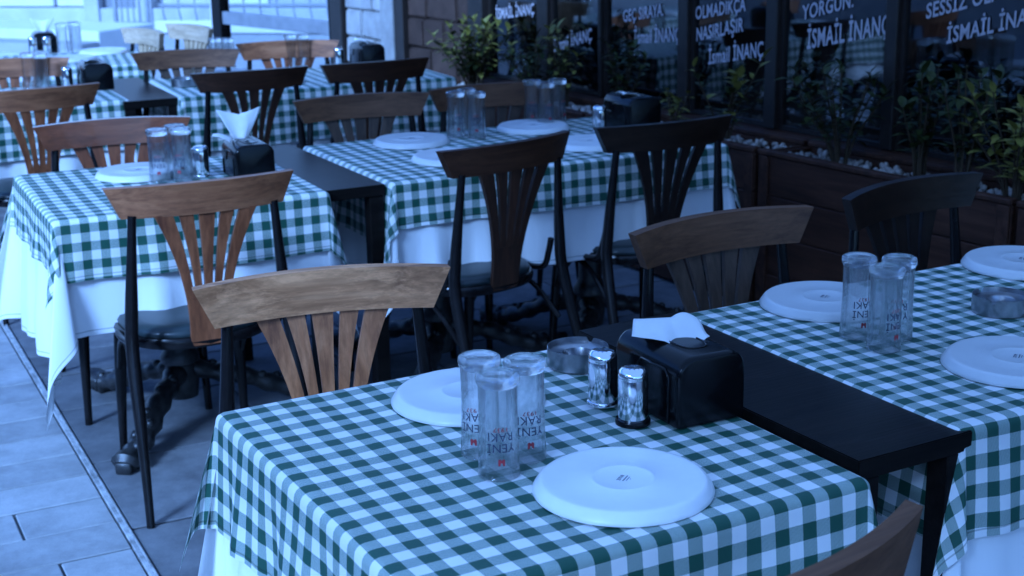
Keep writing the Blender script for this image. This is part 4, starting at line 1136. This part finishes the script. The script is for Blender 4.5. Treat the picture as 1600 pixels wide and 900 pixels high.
link('pane', to_mesh(box_bm(0.057, LAB - 0.052, -0.005, 0.005, 0.802, 2.6), 'pane', mat=M['clear_pane']), scr)
link('pane', to_mesh(box_bm(0.057, LAB - 0.052, -0.005, 0.005, 0.122, 0.713), 'pane', mat=M['clear_pane']), scr)

# pale building across the end of the street
BY = R(-12); bc = Vector((-6.5, 18.2, 0))
bld = empty('pale_stone_building', tuple(bc), BY, label='overexposed pale stone building with a grey doorway across the street', cat='building')
link('wall', to_mesh(box_bm(-14, 14, 0.25, 0.6, 0, 7.0), 'wall', mat=M['plaster_pale']), bld)
link('roof', to_mesh(box_bm(-14.2, 14.2, 0.0, 5.0, 7.0, 7.3), 'roof', mat=M['grey_stone']), bld)
link('plinth', to_mesh(box_bm(-14, 14, 0.05, 0.245, 0, 0.22, 0.01), 'plinth', mat=M['grey_stone']), bld)
random.seed(19)
z = 0.22; k = 0
while z < 1.5:
    x = -4.0 - (0.4 if k % 2 else 0)
    while x < 6.2:
        L = random.choice((0.6, 0.8, 0.95))
        if not (1.35 < x + L / 2 < 2.25):
            link('stone_block', to_mesh(box_bm(x + 0.012, x + L - 0.012, 0.19 + random.uniform(-0.02, 0.02), 0.2495, z + 0.012, z + 0.318, 0.012), 'stone_block', mat=M['plaster_pale'] if random.random() < .7 else M['grey_stone']), bld)
        x += L
    z += 0.33; k += 1
link('door_frame', to_mesh(box_bm(1.36, 1.56, 0.02, 0.248, 0.0, 2.6, 0.01), 'door_frame', mat=M['grey_stone']), bld)
link('door_frame', to_mesh(box_bm(2.05, 2.25, 0.02, 0.248, 0.0, 2.6, 0.01), 'door_frame', mat=M['grey_stone']), bld)
link('door', to_mesh(box_bm(1.562, 2.048, 0.15, 0.246, 0.0, 2.4, 0.006), 'door', mat=M['grey_iron']), bld)
# iron fence in front of it
fen = empty('iron_fence', tuple(bc + Vector((math.cos(BY) * 2.6 + math.sin(BY) * 0.6, math.sin(BY) * 2.6 - math.cos(BY) * 0.6, 0))), BY, label='pale iron fence with thin twisted bars on a low kerb, behind the farthest chairs', cat='fence')
link('base', to_mesh(box_bm(0, 2.6, -0.10, 0.10, 0, 0.14, 0.01), 'base', mat=M['plaster_pale']), fen)
link('rail', to_mesh(box_bm(0, 2.6, -0.015, 0.015, 0.30, 0.33), 'rail', mat=M['grey_iron']), fen)
link('rail', to_mesh(box_bm(0, 2.6, -0.015, 0.015, 1.10, 1.13), 'rail', mat=M['grey_iron']), fen)
bm = bmesh.new(); P = [(0.012 * math.sin(zz * 14), 0.012 * math.cos(zz * 14), zz) for zz in [0.14 + 1.0 * i / 30 for i in range(31)]]
tube(bm, P, 0.010, 6); BAR = to_mesh(bm, 'bar', True, M['grey_iron'])
for k in range(13): link('bar', BAR, fen, loc=(0.1 + 0.2 * k, 0, 0))
gate = empty('iron_gate', tuple(bc + Vector((math.cos(BY) * 2.15 + math.sin(BY) * 0.75, math.sin(BY) * 2.15 - math.cos(BY) * 0.75, 0))), BY, label='small grey iron gate leaf with upright bars left of the fence', cat='gate')
link('frame', to_mesh(box_bm(0, 0.04, -0.02, 0.02, 0.02, 1.0), 'frame', mat=M['grey_iron']), gate)
link('frame', to_mesh(box_bm(0.40, 0.44, -0.02, 0.02, 0.02, 1.0), 'frame', mat=M['grey_iron']), gate)
for zz in (0.10, 0.45, 0.93): link('crossbar', to_mesh(box_bm(0.042, 0.398, -0.015, 0.015, zz, zz + 0.035), 'crossbar', mat=M['grey_iron']), gate)
for k in range(4): link('bar', to_mesh(box_bm(0.09 + 0.075 * k, 0.105 + 0.075 * k, -0.008, 0.008, 0.137, 0.448), 'bar', mat=M['grey_iron']), gate)
# low pale steps at the left
stp = empty('stone_steps', (-5.6, 13.2, 0), R(-24), label='low pale stone steps rising at the upper left corner', cat='steps')
for k in range(4):
    link('step', to_mesh(box_bm(-1.6 - 0.0, 1.6, 0.32 * k, 0.32 * (k + 1) - 0.004 + (0.5 if k == 3 else 0), 0.0, 0.09 * (k + 1), 0.01), 'step', mat=M['plaster_pale'] if k % 2 else M['grey_stone']), stp)

# a laid table inside the restaurant, seen through the nearest windows
c = wall(3.35, 5.6); TI = R(30)
pedestal_table(c.x, c.y, TI, 0.36, 0.36, 'table standing inside the dark restaurant behind the lettered window')
o = link('white_tablecloth', cloth_mesh('white_tablecloth', 0.36, 0.36, (0.3,) * 4, 0.7445, 0.010, 3, DE, 77, inset=0.006, kexp=3.2, step=0.03, bumps=0), mat=M['white_cloth'], loc=(c.x, c.y, 0), rotz=TI)
tag(o, 'white under-cloth on the table inside the restaurant', 'tablecloth')
o = link('gingham_tablecloth', cloth_mesh('gingham_tablecloth', 0.36, 0.36, (0.2,) * 4, 0.750, 0.016, 4.5, DE, 77, step=0.025), mat=M['gingham'], loc=(c.x, c.y, 0), rotz=TI)
tag(o, 'green gingham cloth inside the restaurant, seen through the window glass', 'tablecloth')

# long low house along the other side of the street (left of the picture, added to hold back light from the left, seen only in reflections)
hs = empty('added_street_house', tuple(kp(0, 6.4)), KY, label='long low grey house added unseen across the street to block light from the left', cat='house')
link('wall', to_mesh(box_bm(-0.4, 0.0, -14, 11, 0, 3.3), 'wall', mat=M['grey_stone']), hs)
link('roof', to_mesh(box_bm(-4.0, 0.35, -14.2, 11.2, 3.3, 3.5), 'roof', mat=M['frame_brown']), hs)
for k in range(8):
    y = -12.5 + 3.0 * k
    f = link('window', to_mesh(box_bm(0.003, 0.05, y - 0.55, y + 0.55, 1.2, 2.7, 0.01), 'window', mat=M['frame_brown']), hs)
    link('pane', to_mesh(box_bm(0.052, 0.058, y - 0.47, y + 0.47, 1.28, 2.62), 'pane', mat=M['black_plastic']), f)
